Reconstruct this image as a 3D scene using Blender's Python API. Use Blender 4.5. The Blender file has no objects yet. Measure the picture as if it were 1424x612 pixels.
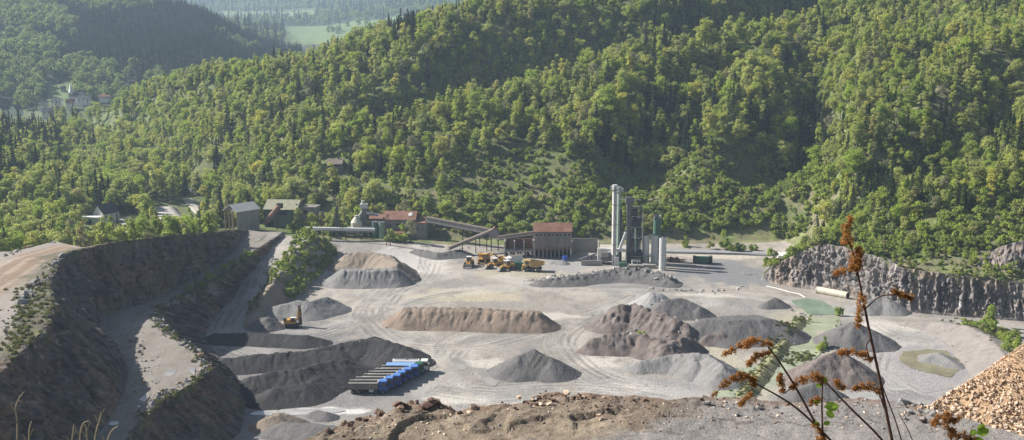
import bpy, bmesh, math, random
import numpy as np
from mathutils import Vector, Matrix

R = math.radians
scene = bpy.context.scene
rng = np.random.default_rng(7)
random.seed(7)

# ------------------------------------------------------------------ camera, sky, sun, exposure
CAM_H, PITCH, FPX = 83.0, R(9.3), 1500.0
cam_d = bpy.data.cameras.new('camera')
cam = bpy.data.objects.new('camera', cam_d)
scene.collection.objects.link(cam)
cam.location = (0, 0, CAM_H)
cam.rotation_euler = (R(90) - PITCH, 0, 0)
cam_d.sensor_width = 36.0
cam_d.lens = 36.0 * FPX / 1424.0
cam_d.clip_start = 0.2
cam_d.clip_end = 20000
scene.camera = cam

SUN_EL, SUN_AZ = R(36), R(19)            # azimuth measured from -X towards +Y
sdir = Vector((-math.cos(SUN_AZ) * math.cos(SUN_EL), math.sin(SUN_AZ) * math.cos(SUN_EL), math.sin(SUN_EL)))
world = bpy.data.worlds.new('World')
scene.world = world
world.use_nodes = True
wn = world.node_tree
sky = wn.nodes.new('ShaderNodeTexSky')
sky.sky_type = 'NISHITA'
sky.sun_disc = False
sky.sun_elevation = SUN_EL
sky.sun_rotation = math.atan2(sdir.x, sdir.y)
sky.air_density = 1.0
sky.dust_density = 1.6
sky.ozone_density = 1.0
wn.nodes['Background'].inputs['Strength'].default_value = 0.05
wn.links.new(sky.outputs[0], wn.nodes['Background'].inputs['Color'])
sun_d = bpy.data.lights.new('sun', 'SUN')
sun_d.energy = 5.0
sun_d.angle = R(0.5)
sun_d.color = (1.0, 0.955, 0.885)
sun = bpy.data.objects.new('sun', sun_d)
scene.collection.objects.link(sun)
sun.rotation_euler = sdir.to_track_quat('Z', 'Y').to_euler()
sun.location = (-200, 200, 400)
scene.view_settings.view_transform = 'Standard'
scene.view_settings.look = 'None'
scene.view_settings.exposure = 0.78
scene.view_settings.gamma = 1.0
scene.view_settings.use_curve_mapping = False
scene.cycles.use_denoising = True
scene.cycles.max_bounces = 6
scene.cycles.diffuse_bounces = 3
scene.cycles.transmission_bounces = 4
scene.cycles.transparent_max_bounces = 6
scene.cycles.volume_bounces = 1
scene.cycles.use_adaptive_sampling = True
scene.cycles.adaptive_threshold = 0.02

# ------------------------------------------------------------------ helpers: geometry of the place
CP, SP = math.cos(PITCH), math.sin(PITCH)
def P(px, py, z=0.0):
    """world XY of the point at height z that the photograph shows at (px, py)"""
    u, v = (px - 712) / FPX, (306 - py) / FPX
    d = (u, CP + v * SP, -SP + v * CP)
    t = (z - CAM_H) / d[2]
    return (u * t, d[1] * t)
def P3(px, py, z=0.0):
    x, y = P(px, py, z)
    return Vector((x, y, z))
def PY(px, py, Y):
    """world point at distance Y seen at (px, py)"""
    u, v = (px - 712) / FPX, (306 - py) / FPX
    t = Y / (CP + v * SP)
    return Vector((u * t, Y, CAM_H + (-SP + v * CP) * t))
def px_per_m(y, z=0.0):
    return FPX / (y * CP - (z - CAM_H) * SP)

_T = rng.random((8, 256, 256))
def vnoise(x, y, s=0):
    x = np.asarray(x, float); y = np.asarray(y, float)
    xi = np.floor(x).astype(int); yi = np.floor(y).astype(int)
    fx = x - xi; fy = y - yi
    fx = fx * fx * (3 - 2 * fx); fy = fy * fy * (3 - 2 * fy)
    T = _T[s % 8]
    a = T[xi & 255, yi & 255]; b = T[(xi + 1) & 255, yi & 255]
    c = T[xi & 255, (yi + 1) & 255]; d = T[(xi + 1) & 255, (yi + 1) & 255]
    return (a * (1 - fx) + b * fx) * (1 - fy) + (c * (1 - fx) + d * fx) * fy
def fbm(x, y, o=4, s=0):
    v = 0; a = 0.5; t = 0
    for i in range(o):
        v = v + a * vnoise(x * 2 ** i + 13.7 * i, y * 2 ** i + 7.3 * i, s + i); t += a; a *= 0.55
    return v / t * 2 - 1                       # -1 .. 1
def ss(t):
    t = np.clip(t, 0, 1); return t * t * (3 - 2 * t)
def inside(poly, x, y):
    r = np.zeros(np.shape(x), bool); n = len(poly)
    for i in range(n):
        x1, y1 = poly[i][:2]; x2, y2 = poly[(i + 1) % n][:2]
        if y1 == y2: continue
        c = (y1 > y) != (y2 > y)
        r ^= c & (x < (x2 - x1) * (y - y1) / (y2 - y1) + x1)
    return r
def pdist(line, x, y):
    """distance to an open polyline"""
    d = np.full(np.shape(x), 1e9)
    for (x1, y1), (x2, y2) in zip([p[:2] for p in line[:-1]], [p[:2] for p in line[1:]]):
        dx, dy = x2 - x1, y2 - y1; L = dx * dx + dy * dy + 1e-9
        t = np.clip(((x - x1) * dx + (y - y1) * dy) / L, 0, 1)
        d = np.minimum(d, np.hypot(x - x1 - t * dx, y - y1 - t * dy))
    return d

# ------------------------------------------------------------------ the lie of the land
# columns of the landscape: direction (photo px at the horizon), then ten (distance, height) knots
COLS = [
 (-400, [(0,27),(280,27),(330,14),(450,14),(600,56),(760,50),(950,55),(1600,190),(2300,140),(4500,300),(6500,290)]),
 (-100, [(0,27),(285,27),(335,12),(440,9),(590,30),(760,22),(970,26),(1540,170),(2300,115),(4500,240),(6500,230)]),
 (0,   [(0,27),(290,27),(338,11),(430,8),(590,20),(760,16),(980,22),(1500,158),(2300,110),(4500,200),(6500,190)]),
 (60,  [(0,27),(305,27),(345,9),(430,7),(580,16),(740,15),(985,23),(1500,150),(2300,105),(4500,190),(6500,180)]),
 (95,  [(0,27.5),(296,27),(362,7),(640,10),(700,14),(800,15),(1000,24),(1485,145),(2300,100),(4500,190),(6500,180)]),
 (115, [(0,28),(294,27.5),(368,6),(840,12),(890,22),(930,19),(1005,24),(1480,142),(2300,98),(4500,190),(6500,180)]),
 (150, [(0,28),(300,27.5),(380,6),(780,9),(838,30),(910,20),(1010,25),(1470,139),(2300,95),(4500,190),(6500,180)]),
 (200, [(0,27),(312,26.5),(390,5),(690,8),(785,42),(900,22),(1020,27),(1460,133),(2300,92),(4500,195),(6500,190)]),
 (250, [(0,25),(331,24),(405,5),(615,7),(735,55),(880,30),(1060,34),(1465,126),(2300,90),(4500,245),(6500,240)]),
 (300, [(0,20.5),(363,19.5),(420,6),(555,6),(702,62),(860,40),(1100,40),(1480,113),(2300,88),(4500,262),(6500,250)]),
 (345, [(0,10),(405,10),(425,6),(520,5),(690,66),(840,48),(1150,48),(1540,88),(2300,90),(4500,262),(6500,250)]),
 (400, [(0,10),(404,9),(425,5),(480,4),(680,68),(800,55),(1200,58),(1600,66),(2300,93),(4500,262),(6500,250)]),
 (440, [(0,9),(404,8),(425,4),(470,4),(672,70),(800,62),(1250,62),(1650,68),(2300,95),(4500,264),(6500,250)]),
 (480, [(0,6),(405,5),(430,3),(465,3),(665,75),(800,70),(1400,72),(1700,82),(2300,98),(4500,268),(6500,250)]),
 (560, [(0,1),(420,1.5),(435,2),(452,3),(675,86),(800,84),(1400,88),(1700,100),(2300,112),(4500,290),(6500,280)]),
 (640, [(0,0),(425,.5),(435,1),(446,2),(693,98),(850,98),(1400,100),(1700,110),(2300,130),(4500,300),(6500,290)]),
 (712, [(0,0),(425,.5),(435,1),(446,2),(720,112),(900,116),(1400,120),(1700,130),(2300,150),(4500,310),(6500,300)]),
 (800, [(0,0),(424,.5),(434,1),(445,2),(750,124),(950,132),(1400,140),(1700,150),(2300,170),(4500,320),(6500,310)]),
 (1000,[(0,0),(422,1),(432,1.6),(441,2),(800,152),(1000,170),(1400,180),(1700,190),(2300,200),(4500,330),(6500,320)]),
 (1100,[(0,0),(418,1),(430,1.8),(438,2.5),(810,160),(1000,180),(1400,190),(1700,200),(2300,210),(4500,330),(6500,320)]),
 (1130,[(0,0),(405,2.5),(425,3.5),(437,6),(810,161),(1000,181),(1400,190),(1700,200),(2300,210),(4500,330),(6500,320)]),
 (1160,[(0,0),(385,5),(408,8),(428,12),(810,162),(1000,182),(1400,190),(1700,200),(2300,210),(4500,330),(6500,320)]),
 (1200,[(0,0),(345,9),(362,13),(390,17),(800,160),(1000,180),(1400,190),(1700,200),(2300,210),(4500,330),(6500,320)]),
 (1300,[(0,0),(320,9),(334,12.5),(360,19),(780,158),(1000,178),(1400,190),(1700,200),(2300,210),(4500,330),(6500,320)]),
 (1424,[(0,0),(310,8),(323,11),(350,20),(760,158),(1000,178),(1400,190),(1700,200),(2300,210),(4500,330),(6500,320)]),
 (1800,[(0,0),(280,9),(300,12),(330,22),(720,158),(1000,178),(1400,190),(1700,200),(2300,210),(4500,330),(6500,320)]),
]
_cq = np.array([(c[0] - 712) * .987 / FPX for c in COLS])
_cY = np.array([[k[0] for k in c[1]] for c in COLS], float)
_cZ = np.array([[k[1] for k in c[1]] for c in COLS], float)
def macro(x, y):
    q = x / np.maximum(y, 1.0)
    KY = [np.interp(q, _cq, _cY[:, k]) for k in range(_cY.shape[1])]
    KZ = [np.interp(q, _cq, _cZ[:, k]) for k in range(_cZ.shape[1])]
    z = KZ[0].copy() if hasattr(KZ[0], 'copy') else KZ[0]
    for k in range(len(KY) - 1):
        t = np.clip((y - KY[k]) / np.maximum(KY[k + 1] - KY[k], 1e-6), 0, 1)
        if k in (3, 6): t = t * (1 - .18 * np.sin(np.pi * t) * 0) + .05 * np.sin(2 * np.pi * t)
        z = np.where(y >= KY[k], KZ[k] + (KZ[k + 1] - KZ[k]) * t, z)
    return z
GULLIES = []
def hill(x, y):
    z = macro(x, y)
    rough = ss((y - 470) / 60.)
    z = z + rough * (9 * fbm(x / 120., y / 120., 3, 1) + 3 * fbm(x / 35., y / 35., 3, 3))
    for line, depth, w, off in GULLIES:
        d = pdist(line, x, y)
        z = z - depth * np.exp(-(d / w) ** 2) + off * np.exp(-((d - 1.5 * w) / (w * .7)) ** 2)
    return z
def hit(px, py, fn=None, y0=250, y1=2500, step=3.0):
    """where the sight line of a pixel meets the land"""
    fn = fn or hill
    ys = np.arange(y0, y1, step)
    u, v = (px - 712) / FPX, (306 - py) / FPX
    t = ys / (CP + v * SP)
    zz = CAM_H + (-SP + v * CP) * t
    h = fn(u * t, ys)
    i = np.argmax(h >= zz)
    if not (h >= zz).any(): i = len(ys) - 1
    return Vector((u * t[i], ys[i], float(h[i])))
def hits(pts): return [tuple(hit(a, b))[:2] for a, b in pts]
_g = [hits([(555, 150), (640, 130), (700, 112), (760, 88), (850, 62), (950, 48), (1050, 30), (1130, 8)]),
      hits([(1060, 235), (1115, 200), (1130, 150), (1120, 110)]),
      hits([(1290, 225), (1340, 190), (1360, 150), (1400, 120)]),
      hits([(300, 235), (380, 190), (430, 165)])]
_g += [hits([(470, 130), (520, 105), (560, 70)]), hits([(880, 240), (930, 190), (960, 140), (1010, 100)]), hits([(1200, 170), (1250, 120), (1290, 70)]), hits([(180, 190), (260, 160), (300, 130)])]
GULLIES[:] = [(_g[0], 42, 33, 9), (_g[1], 15, 18, 4), (_g[2], 17, 20, 4), (_g[3], 9, 16, 2), (_g[4], 10, 16, 3), (_g[5], 12, 18, 3), (_g[6], 12, 18, 3), (_g[7], 7, 14, 2)]

# quarry edges: (rim px, py, z) with (foot px, py, z)
ZB = 10.5
UZ = lambda px: float(np.interp(px, [0, 75, 100, 130, 190, 240, 300, 345], [27, 27, 27.5, 28, 27.5, 25.5, 20.5, 10.7]))
U_PAIRS = [((a, b, UZ(a)), (c, d, ZB)) for a, b, c, d in [
 (345,319,347,322),(322,320,331,343),(300,322,309,363),(240,327,251,398),(190,333,204,421),(130,342,152,436),(100,349,140,446),
 (80,370,150,475),(70,400,182,512),(78,425,174,545),(72,449,160,575),(42,480,136,605),(12,505,112,640),(-20,540,90,680),(-60,600,60,745)]]
B_PAIRS = [((a, b, ZB), (c, d, e)) for a, b, c, d, e in [
 (389,327,393,331,9),(365,343,378,347,8),(340,360,356,372,5.5),(300,388,323,409,2.5),(255,410,294,446,.3),(215,427,291,458,0),
 (212,437,288,465,0),(225,455,294,482,0),(255,478,312,502,0),(280,497,334,532,0),(292,516,342,565,0),(268,535,337,600,0),
 (222,558,292,640,0),(196,582,264,672,0),(175,612,237,715,0)]]
C_PAIRS = [((a, b, e), (c, d, 0)) for a, b, e, c, d in [
 (1060,380,2.5,1066,392),(1090,362,7.7,1085,397),(1115,350,11.2,1115,401),(1145,338,15.2,1150,406),(1180,345,15.1,1185,413),
 (1215,355,14.9,1215,424),(1260,374,12.6,1262,434),(1340,384,12,1340,441),(1424,393,11,1424,447),(1560,405,11,1560,458),(1800,425,11,1800,475)]]
u_rim = [P3(*a) for a, b in U_PAIRS]; b_rim = [P3(*a) for a, b in B_PAIRS]; c_rim = [P3(*a) for a, b in C_PAIRS]
u_foot = [P3(*b) for a, b in U_PAIRS]
U_POLY = [(p.x, p.y) for p in u_rim] + [(-110, 120), (-900, 120), (-900, 1200), (u_rim[0].x - 60, 1200), (u_rim[0].x + 2, 440)]
B_POLY = [(p.x, p.y) for p in b_rim] + [(-62, 150), (-110, 150)] + [(p.x - .5, p.y + .5) for p in reversed(u_rim)] + [(u_rim[0].x + 6, 415), (b_rim[0].x, 415)]
C_POLY = [(p.x, p.y) for p in c_rim] + [(900, 1500), (330, 1500), P(1135, 349, 2.5), P(1110, 356, 2), P(1082, 366, 1.5)]
MOUND = [P(a, b) for a, b in [(503, 338), (471, 356), (434, 391), (406, 418), (386, 440), (350, 456)]]
_cqx = np.array([p.x / p.y for p in c_rim]); _cqy = np.array([p.y for p in c_rim]); _cqz = np.array([p.z for p in c_rim])
def near_slope(x, y):
    return np.interp(y, [0, 4, 40, 47, 54, 62, 100, 135, 150], [81.3, 81.15, 62, 60, 58, 52, 20, 0, -6])
def floor_z(x, y):
    ml = np.interp(y, [p[1] for p in reversed(MOUND)], [p[0] for p in reversed(MOUND)])
    m = ss((ml - x) / 9.0)
    f = 9 * ss((y - 312) / 92.) * m
    f = f + 2.0 * np.exp(-((ml - x - 5) / 4.) ** 2) * ss((y - 318) / 12.) * ss((420 - y) / 20.)
    return f + .12 * fbm(x / 9., y / 9., 3, 2)
def H(x, y, parts=False):
    x = np.asarray(x, float); y = np.asarray(y, float)
    m = hill(x, y)
    t = ss((y - 406) / 26.)
    z = floor_z(x, y) * (1 - t) + m * t
    cls = np.where(y > 436, 4, 1)
    q = x / np.maximum(y, 1)
    inC = inside(C_POLY, x, y)
    rz = np.interp(q, _cqx, _cqz); ry = np.interp(q, _cqx, _cqy)
    z = np.where(inC, np.maximum(m, rz - .3 - .33 * np.maximum(y - ry - 2, 0)) + .5 * fbm(x / 6., y / 6., 3, 4), z)
    cls = np.where(inC, 4, cls)
    inU = inside(U_POLY, x, y)
    z = np.where(inU, m + .25 * fbm(x / 7., y / 7., 3, 4) - .15, z)
    pl = (pdist([(p.x, p.y) for p in u_rim], x, y) < 34) & (q < -.385)
    cls = np.where(inU, np.where((m > 15) & (y < 372) & (q < -.26), 3, 4), cls)
    inB = inside(B_POLY, x, y) & ~inU
    z = np.where(inB, ZB + .15 * fbm(x / 6., y / 6., 3, 5), z)
    cls = np.where(inB, 2, cls)
    cls = np.where((z > 3.0) & (y > 395) & (q > .1) & (cls == 1), 4, cls)
    n = near_slope(x, y)
    cls = np.where(n > z, 0, cls)
    z = np.maximum(z, n)
    cls = np.where(y > 900, 5, cls)
    return (z, cls) if parts else z
def hz(x, y): return float(H(np.array([x]), np.array([y]))[0])

# ------------------------------------------------------------------ helpers: meshes and materials
def mesh(name, verts, faces, mats=(), fmat=None, smooth=False):
    me = bpy.data.meshes.new(name)
    verts = np.asarray(verts, np.float32).reshape(-1, 3)
    if isinstance(faces, np.ndarray) and faces.ndim == 2:
        n, k = faces.shape
        me.vertices.add(len(verts)); me.vertices.foreach_set('co', verts.ravel())
        me.loops.add(n * k); me.loops.foreach_set('vertex_index', faces.astype(np.int32).ravel())
        me.polygons.add(n); me.polygons.foreach_set('loop_start', np.arange(0, n * k, k, dtype=np.int32))
        me.update(calc_edges=True)
    else:
        me.from_pydata([tuple(map(float, v)) for v in verts], [], [tuple(int(i) for i in f) for f in faces]); me.update()
    for m in mats: me.materials.append(m)
    if fmat is not None: me.polygons.foreach_set('material_index', np.asarray(fmat, np.int32))
    if smooth: me.polygons.foreach_set('use_smooth', np.ones(len(me.polygons), bool))
    return me
def link(name, data, parent=None, loc=None, rz=0.0):
    o = bpy.data.objects.new(name, data)
    scene.collection.objects.link(o)
    if parent: o.parent = parent
    if loc is not None: o.location = loc
    if rz: o.rotation_euler = (0, 0, rz)
    return o
def tag(o, label=None, cat=None, group=None, kind=None):
    if label: o['label'] = label
    if cat: o['category'] = cat
    if group: o['group'] = group
    if kind: o['kind'] = kind
    return o
def attr(me, name, arr):
    a = me.attributes.new(name, 'FLOAT_COLOR', 'POINT')
    c = np.ones((len(me.vertices), 4), np.float32); c[:, :3] = arr
    a.data.foreach_set('color', c.ravel())

MATS = {}
def mat(name, col=(.5, .5, .5), rough=.9, metal=0.0, var=.25, scale=1.0, bump=0.0, bscale=8.0, col2=None, usecol=False, streak=False, spec=.3):
    """one procedural surface: a base colour broken up by two noises, with optional bump"""
    if name in MATS: return MATS[name]
    m = bpy.data.materials.new(name); m.use_nodes = True
    nt = m.node_tree; b = nt.nodes['Principled BSDF']
    b.inputs['Roughness'].default_value = rough; b.inputs['Metallic'].default_value = metal
    b.inputs['Specular IOR Level'].default_value = spec
    tc = nt.nodes.new('ShaderNodeTexCoord'); mp = nt.nodes.new('ShaderNodeMapping')
    nt.links.new(tc.outputs['Object'], mp.inputs['Vector'])
    if streak: mp.inputs['Scale'].default_value = (1, 1, .18)
    n1 = nt.nodes.new('ShaderNodeTexNoise'); n1.inputs['Scale'].default_value = scale; n1.inputs['Detail'].default_value = 5
    n1.inputs['Roughness'].default_value = .65
    nt.links.new(mp.outputs[0], n1.inputs['Vector'])
    rmp = nt.nodes.new('ShaderNodeMapRange'); rmp.inputs['From Min'].default_value = .3; rmp.inputs['From Max'].default_value = .7
    nt.links.new(n1.outputs['Fac'], rmp.inputs['Value'])
    mx = nt.nodes.new('ShaderNodeMix'); mx.data_type = 'RGBA'
    nt.links.new(rmp.outputs[0], mx.inputs['Factor'])
    A, B = mx.inputs[6], mx.inputs[7]
    if usecol:
        at = nt.nodes.new('ShaderNodeAttribute'); at.attribute_name = 'Col'
        for s, k in ((A, 1 - var), (B, 1 + var)):
            v = nt.nodes.new('ShaderNodeVectorMath'); v.operation = 'SCALE'; v.inputs['Scale'].default_value = k
            nt.links.new(at.outputs['Color'], v.inputs[0]); nt.links.new(v.outputs[0], s)
    else:
        c2 = col2 or tuple(min(1, c * (1 + var)) for c in col); c1 = col if col2 else tuple(c * (1 - var) for c in col)
        A.default_value = (*c1, 1); B.default_value = (*c2, 1)
    nt.links.new(mx.outputs[2], b.inputs['Base Color'])
    if bump:
        n2 = nt.nodes.new('ShaderNodeTexNoise'); n2.inputs['Scale'].default_value = bscale; n2.inputs['Detail'].default_value = 6
        nt.links.new(mp.outputs[0], n2.inputs['Vector'])
        bp = nt.nodes.new('ShaderNodeBump'); bp.inputs['Strength'].default_value = 1; bp.inputs['Distance'].default_value = bump
        nt.links.new(n2.outputs['Fac'], bp.inputs['Height']); nt.links.new(bp.outputs[0], b.inputs['Normal'])
    MATS[name] = m
    return m
# ------------------------------------------------------------------ the land as one sheet, cut into its kinds of ground
rowsY = np.concatenate([np.linspace(1.0, 40, 14), np.linspace(44, 180, 26)[0:], np.arange(184, 462, .5), np.arange(463, 920, 3.2),
                        np.arange(924, 1720, 8.), np.geomspace(1740, 6500, 60)])
pxs = np.arange(-330, 1760, 2.4)
colsQ = (pxs - 712) * .987 / FPX
QQ, YY = np.meshgrid(colsQ, rowsY)
XX = QQ * YY
ZZ, CC = H(XX, YY, True)
nR, nC = XX.shape

def hz(x, y):
    """height of the ground sheet at one spot"""
    q = x / max(y, 1.0); j = int(np.clip((q - colsQ[0]) / (colsQ[1] - colsQ[0]), 0, nC - 2)); i = int(np.clip(np.searchsorted(rowsY, y) - 1, 0, nR - 2))
    fx = min(1, max(0, (q - colsQ[j]) / (colsQ[j + 1] - colsQ[j]))); fy = min(1, max(0, (y - rowsY[i]) / (rowsY[i + 1] - rowsY[i])))
    return float((ZZ[i, j] * (1 - fx) + ZZ[i, j + 1] * fx) * (1 - fy) + (ZZ[i + 1, j] * (1 - fx) + ZZ[i + 1, j + 1] * fx) * fy)
# colour of the ground (what it is made of, not how it is lit)
def mixc(a, b, t): return a + (np.asarray(b) - a) * t[..., None]
big = fbm(XX / 26., YY / 40., 4, 1); mid = fbm(XX / 7., YY / 12., 4, 3); fin = fbm(XX / 1.6, YY / 3., 3, 5)
col = np.zeros(XX.shape + (3,))
c_floor = np.array([.385, .346, .302])
col[:] = c_floor
col = mixc(col, (.52, .47, .405), ss(big * .9 + .25 + .5 * mid) * .75)
col = mixc(col, (.27, .262, .258), ss(fbm(XX / 5., YY / 16., 4, 7) * 2.6 - .5) * .7)
col = mixc(col, (.285, .275, .268), ss(-big * 1.3 + mid * .5 - .1) * .75)
col = mixc(col, (.40, .35, .26), ss(fbm(XX / 14., YY / 14., 3, 6) * 2 - .8) * .5)
col *= (.79 * (1 + .16 * mid + .16 * fin))[..., None]
def spot(px, py, rx, ry, c, k=1.0, ang=0.0):
    """a patch of other ground, placed by where it lies on the floor"""
    global col
    x0, y0 = P(px, py); s = px_per_m(y0); sy = s * (CAM_H / math.hypot(CAM_H, y0))
    a, b = rx / s, ry / sy
    k_ = (np.abs(XX - x0) < a * 2.1) & (np.abs(YY - y0) < b * 2.1); xk, yk = XX[k_], YY[k_]
    d = np.hypot((xk - x0) / a, (yk - y0) / b) + .3 * fbm(xk / (a * .5), yk / (b * .5), 2, 4) + .5 * fbm(xk / 3.5, yk / 5., 4, 6)
    col[k_] = mixc(col[k_], c, ss((1.15 - d) / .5) * k)
spot(1140, 470, 60, 40, (.40, .37, .27), .7)
spot(1030, 530, 60, 40, (.42, .39, .30), .7)
spot(1298, 508, 104, 44, (.46, .425, .385), .75)
spot(1298, 505, 62, 26, (.24, .225, .21), .75)
spot(1290, 520, 150, 60, (.30, .275, .275), .75)
spot(1200, 575, 180, 45, (.25, .235, .235), .8)
spot(1010, 380, 75, 18, (.20, .20, .205), .95)
spot(850, 392, 110, 12, (.27, .26, .255), .8)
spot(780, 366, 45, 12, (.30, .295, .29), .8)
spot(400, 490, 120, 45, (.17, .162, .162), .9)
spot(450, 545, 90, 28, (.19, .18, .18), .75)
spot(380, 585, 90, 40, (.22, .205, .20), .8)
spot(460, 572, 55, 5, (.62, .60, .57), .9)
spot(985, 500, 70, 26, (.42, .38, .28), .7)
spot(650, 410, 90, 9, (.46, .40, .27), .6)
spot(560, 375, 14, 6, (.45, .36, .22), .6)
spot(560, 365, 60, 20, (.56, .53, .50), .6)
spot(860, 350, 70, 7, (.50, .46, .40), .8)
spot(1010, 356, 75, 5, (.52, .46, .38), .85)
spot(720, 380, 60, 8, (.44, .39, .27), .5)
spot(900, 540, 110, 22, (.27, .26, .26), .7)
spot(760, 560, 140, 14, (.30, .29, .28), .6)
for a_, b_, c_, d_ in ((640, 515, 30, 14), (690, 530, 34, 12), (700, 470, 60, 9), (560, 470, 40, 10), (820, 520, 50, 10), (600, 392, 50, 6), (1120, 520, 50, 20), (470, 440, 40, 8), (900, 398, 60, 5), (1180, 460, 40, 8), (1010, 420, 60, 5)):
    spot(a_, b_, c_, d_, (.23, .215, .20), .55)
for a_, b_, c_, d_ in ((590, 450, 40, 8), (760, 440, 50, 6), (830, 505, 40, 9), (600, 375, 30, 7), (680, 505, 26, 8), (1000, 410, 60, 4), (640, 555, 50, 9), (860, 540, 60, 8), (1230, 455, 50, 8)):
    spot(a_, b_, c_, d_, (.60, .55, .48), .6)
# wheel tracks over the floor
TRK = []
def track(pts, w=2.0, n=3, gap=3.0, dark=.82, z=0.0):
    line = []
    wp = [P(a, b, z) for a, b in pts]
    for i in range(len(wp) - 1):                   # smooth
        p0 = wp[max(i - 1, 0)]; p1 = wp[i]; p2 = wp[i + 1]; p3 = wp[min(i + 2, len(wp) - 1)]
        for t in np.linspace(0, 1, 6, endpoint=False):
            line.append(tuple(.5 * (2 * p1[k] + (p2[k] - p0[k]) * t + (2 * p0[k] - 5 * p1[k] + 4 * p2[k] - p3[k]) * t * t + (-p0[k] + 3 * p1[k] - 3 * p2[k] + p3[k]) * t ** 3) for k in (0, 1)))
    line.append(wp[-1])
    TRK.append((line, w, n, gap, dark))
track([(600, 345), (600, 360), (590, 385), (555, 402), (520, 425), (518, 445), (545, 470), (580, 492), (605, 530)], n=5, gap=2.6)
track([(640, 380), (560, 395), (530, 415), (522, 440), (560, 472), (640, 480), (720, 465), (780, 450)], n=4)
track([(980, 420), (880, 430), (820, 445), (785, 470), (800, 500), (850, 530), (960, 555)], n=5, gap=2.4)
track([(700, 385), (760, 400), (850, 405), (960, 405), (1060, 412), (1180, 430), (1330, 442), (1424, 460)], n=5, gap=2.0)
track([(345, 462), (420, 466), (470, 455), (520, 440), (600, 412), (700, 400)], n=4)
track([(610, 540), (680, 550), (760, 545), (840, 548), (930, 552)], n=5)
track([(630, 500), (660, 470), (760, 460), (830, 440), (900, 415)], n=4)
track([(1060, 412), (1180, 432), (1260, 470), (1345, 470), (1390, 505), (1360, 545), (1280, 555), (1215, 520), (1230, 480), (1290, 462)], n=6, gap=1.8)
track([(400, 330), (380, 355), (350, 395), (322, 430), (325, 455), (360, 465)], n=3, z=5)
tr_r = np.random.default_rng(5)
sel = (YY > 190) & (YY < 440) & (CC == 1)
xs_, ys_ = XX[sel], YY[sel]; acc_d = np.zeros(xs_.shape); acc_l = np.zeros(xs_.shape)
for line, w, n, gap, dark in TRK:
    L_ = np.array(line)
    bxm = (xs_ > L_[:, 0].min() - 14) & (xs_ < L_[:, 0].max() + 14) & (ys_ > L_[:, 1].min() - 14) & (ys_ < L_[:, 1].max() + 14)
    dl = np.full(xs_.shape, 99.); dl[bxm] = pdist(line, xs_[bxm], ys_[bxm]); near = dl < gap * n * .9 + 8; xn, yn = xs_[near], ys_[near]
    acc_l = np.maximum(acc_l, ss((gap * n * .5 + 2 - dl) / 4.) * .5)
    for j in range(n + 4):
        off = tr_r.normal() * gap * n * .28; ph = tr_r.uniform(0, 50)
        tg = np.gradient(L_, axis=0); nm_ = np.stack([-tg[:, 1], tg[:, 0]], 1); nm_ /= np.linalg.norm(nm_, axis=1)[:, None] + 1e-9
        k0 = tr_r.integers(0, max(1, len(L_) // 3)); k1 = len(L_) - tr_r.integers(0, max(1, len(L_) // 3))
        wv = L_ + nm_ * (off + 1.8 * fbm(np.arange(len(L_)) / 7. + ph, ph + 0 * L_[:, 0], 2, 3))[:, None]
        d = pdist([tuple(p) for p in wv[k0:k1]], xn, yn)
        acc_d[near] = np.maximum(acc_d[near], np.exp(-((d - 1.05) / .34) ** 2) * tr_r.uniform(.4, 1.0))
acc_d *= ss(.75 + fbm(xs_ / 6., ys_ / 6., 3, 4))
c_ = col[sel]
c_ = c_ + (np.array([.55, .52, .475]) - c_) * (acc_l * (.6 + .4 * fbm(xs_ / 9., ys_ / 14., 3, 2)))[:, None]
col[sel] = c_ * (1 - .55 * acc_d)[:, None]
# bench
b_ = np.zeros_like(col); b_[:] = (.235, .21, .18)
b_ = mixc(b_, (.30, .275, .25), ss(mid * 1.5) * .7); b_ = mixc(b_, (.155, .135, .115), ss(-mid - fin * .4) * .6)
col = np.where((CC == 2)[..., None], b_ * (1 + .12 * fin)[..., None], col)
# upper plateau: brown haul track over grey fines
p_ = np.zeros_like(col); p_[:] = (.29, .255, .225)
tr = [P(a, b, 27) for a, b in [(-60, 420), (0, 385), (40, 360), (70, 352), (95, 345)]]
d = pdist(tr, XX, YY)
p_ = mixc(p_, (.25, .175, .12), ss((9 - d) / 4 + .5 * mid))
p_ = mixc(p_, (.42, .35, .28), ss(np.cos((d + .6 * fbm(XX / 6, YY / 6, 2, 1)) / 2.2 * np.pi) - .2) * ss((7 - d) / 2) * .6)
p_ = mixc(p_, (.42, .39, .36), ss(mid * 1.4 - .1) * .5)
rimd = pdist([(p.x, p.y) for p in u_rim], XX, YY)
p_ = mixc(p_, (.13, .125, .065), ss((QQ + .398) / .012) * ss(1.2 + fbm(XX / 4., YY / 4., 3, 1)) * .9)
p_ = mixc(p_, (.13, .125, .075), ss((9 - rimd) / 5 + .9 * fbm(XX / 3., YY / 3., 3, 2)) * .85)
BROW = [P(a, b, 27) for a, b in [(92, 350), (58, 388), (38, 418), (22, 448), (6, 488), (-20, 528), (-60, 590)]] + [(p.x + 2, p.y) for p in reversed(u_rim[6:])]
bd_ = np.where(inside(BROW, XX, YY), 1.0, 0.0) * ss(1.1 + 1.3 * fbm(XX / 3., YY / 3., 4, 5))
p_ = mixc(p_, (.10, .088, .062), bd_ * .95)
p_ = mixc(p_, (.14, .15, .055), bd_ * ss(fbm(XX / 2.2, YY / 2.2, 3, 7) * 2 - .1) * .8)
col = np.where((CC == 3)[..., None], p_, col)
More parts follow.
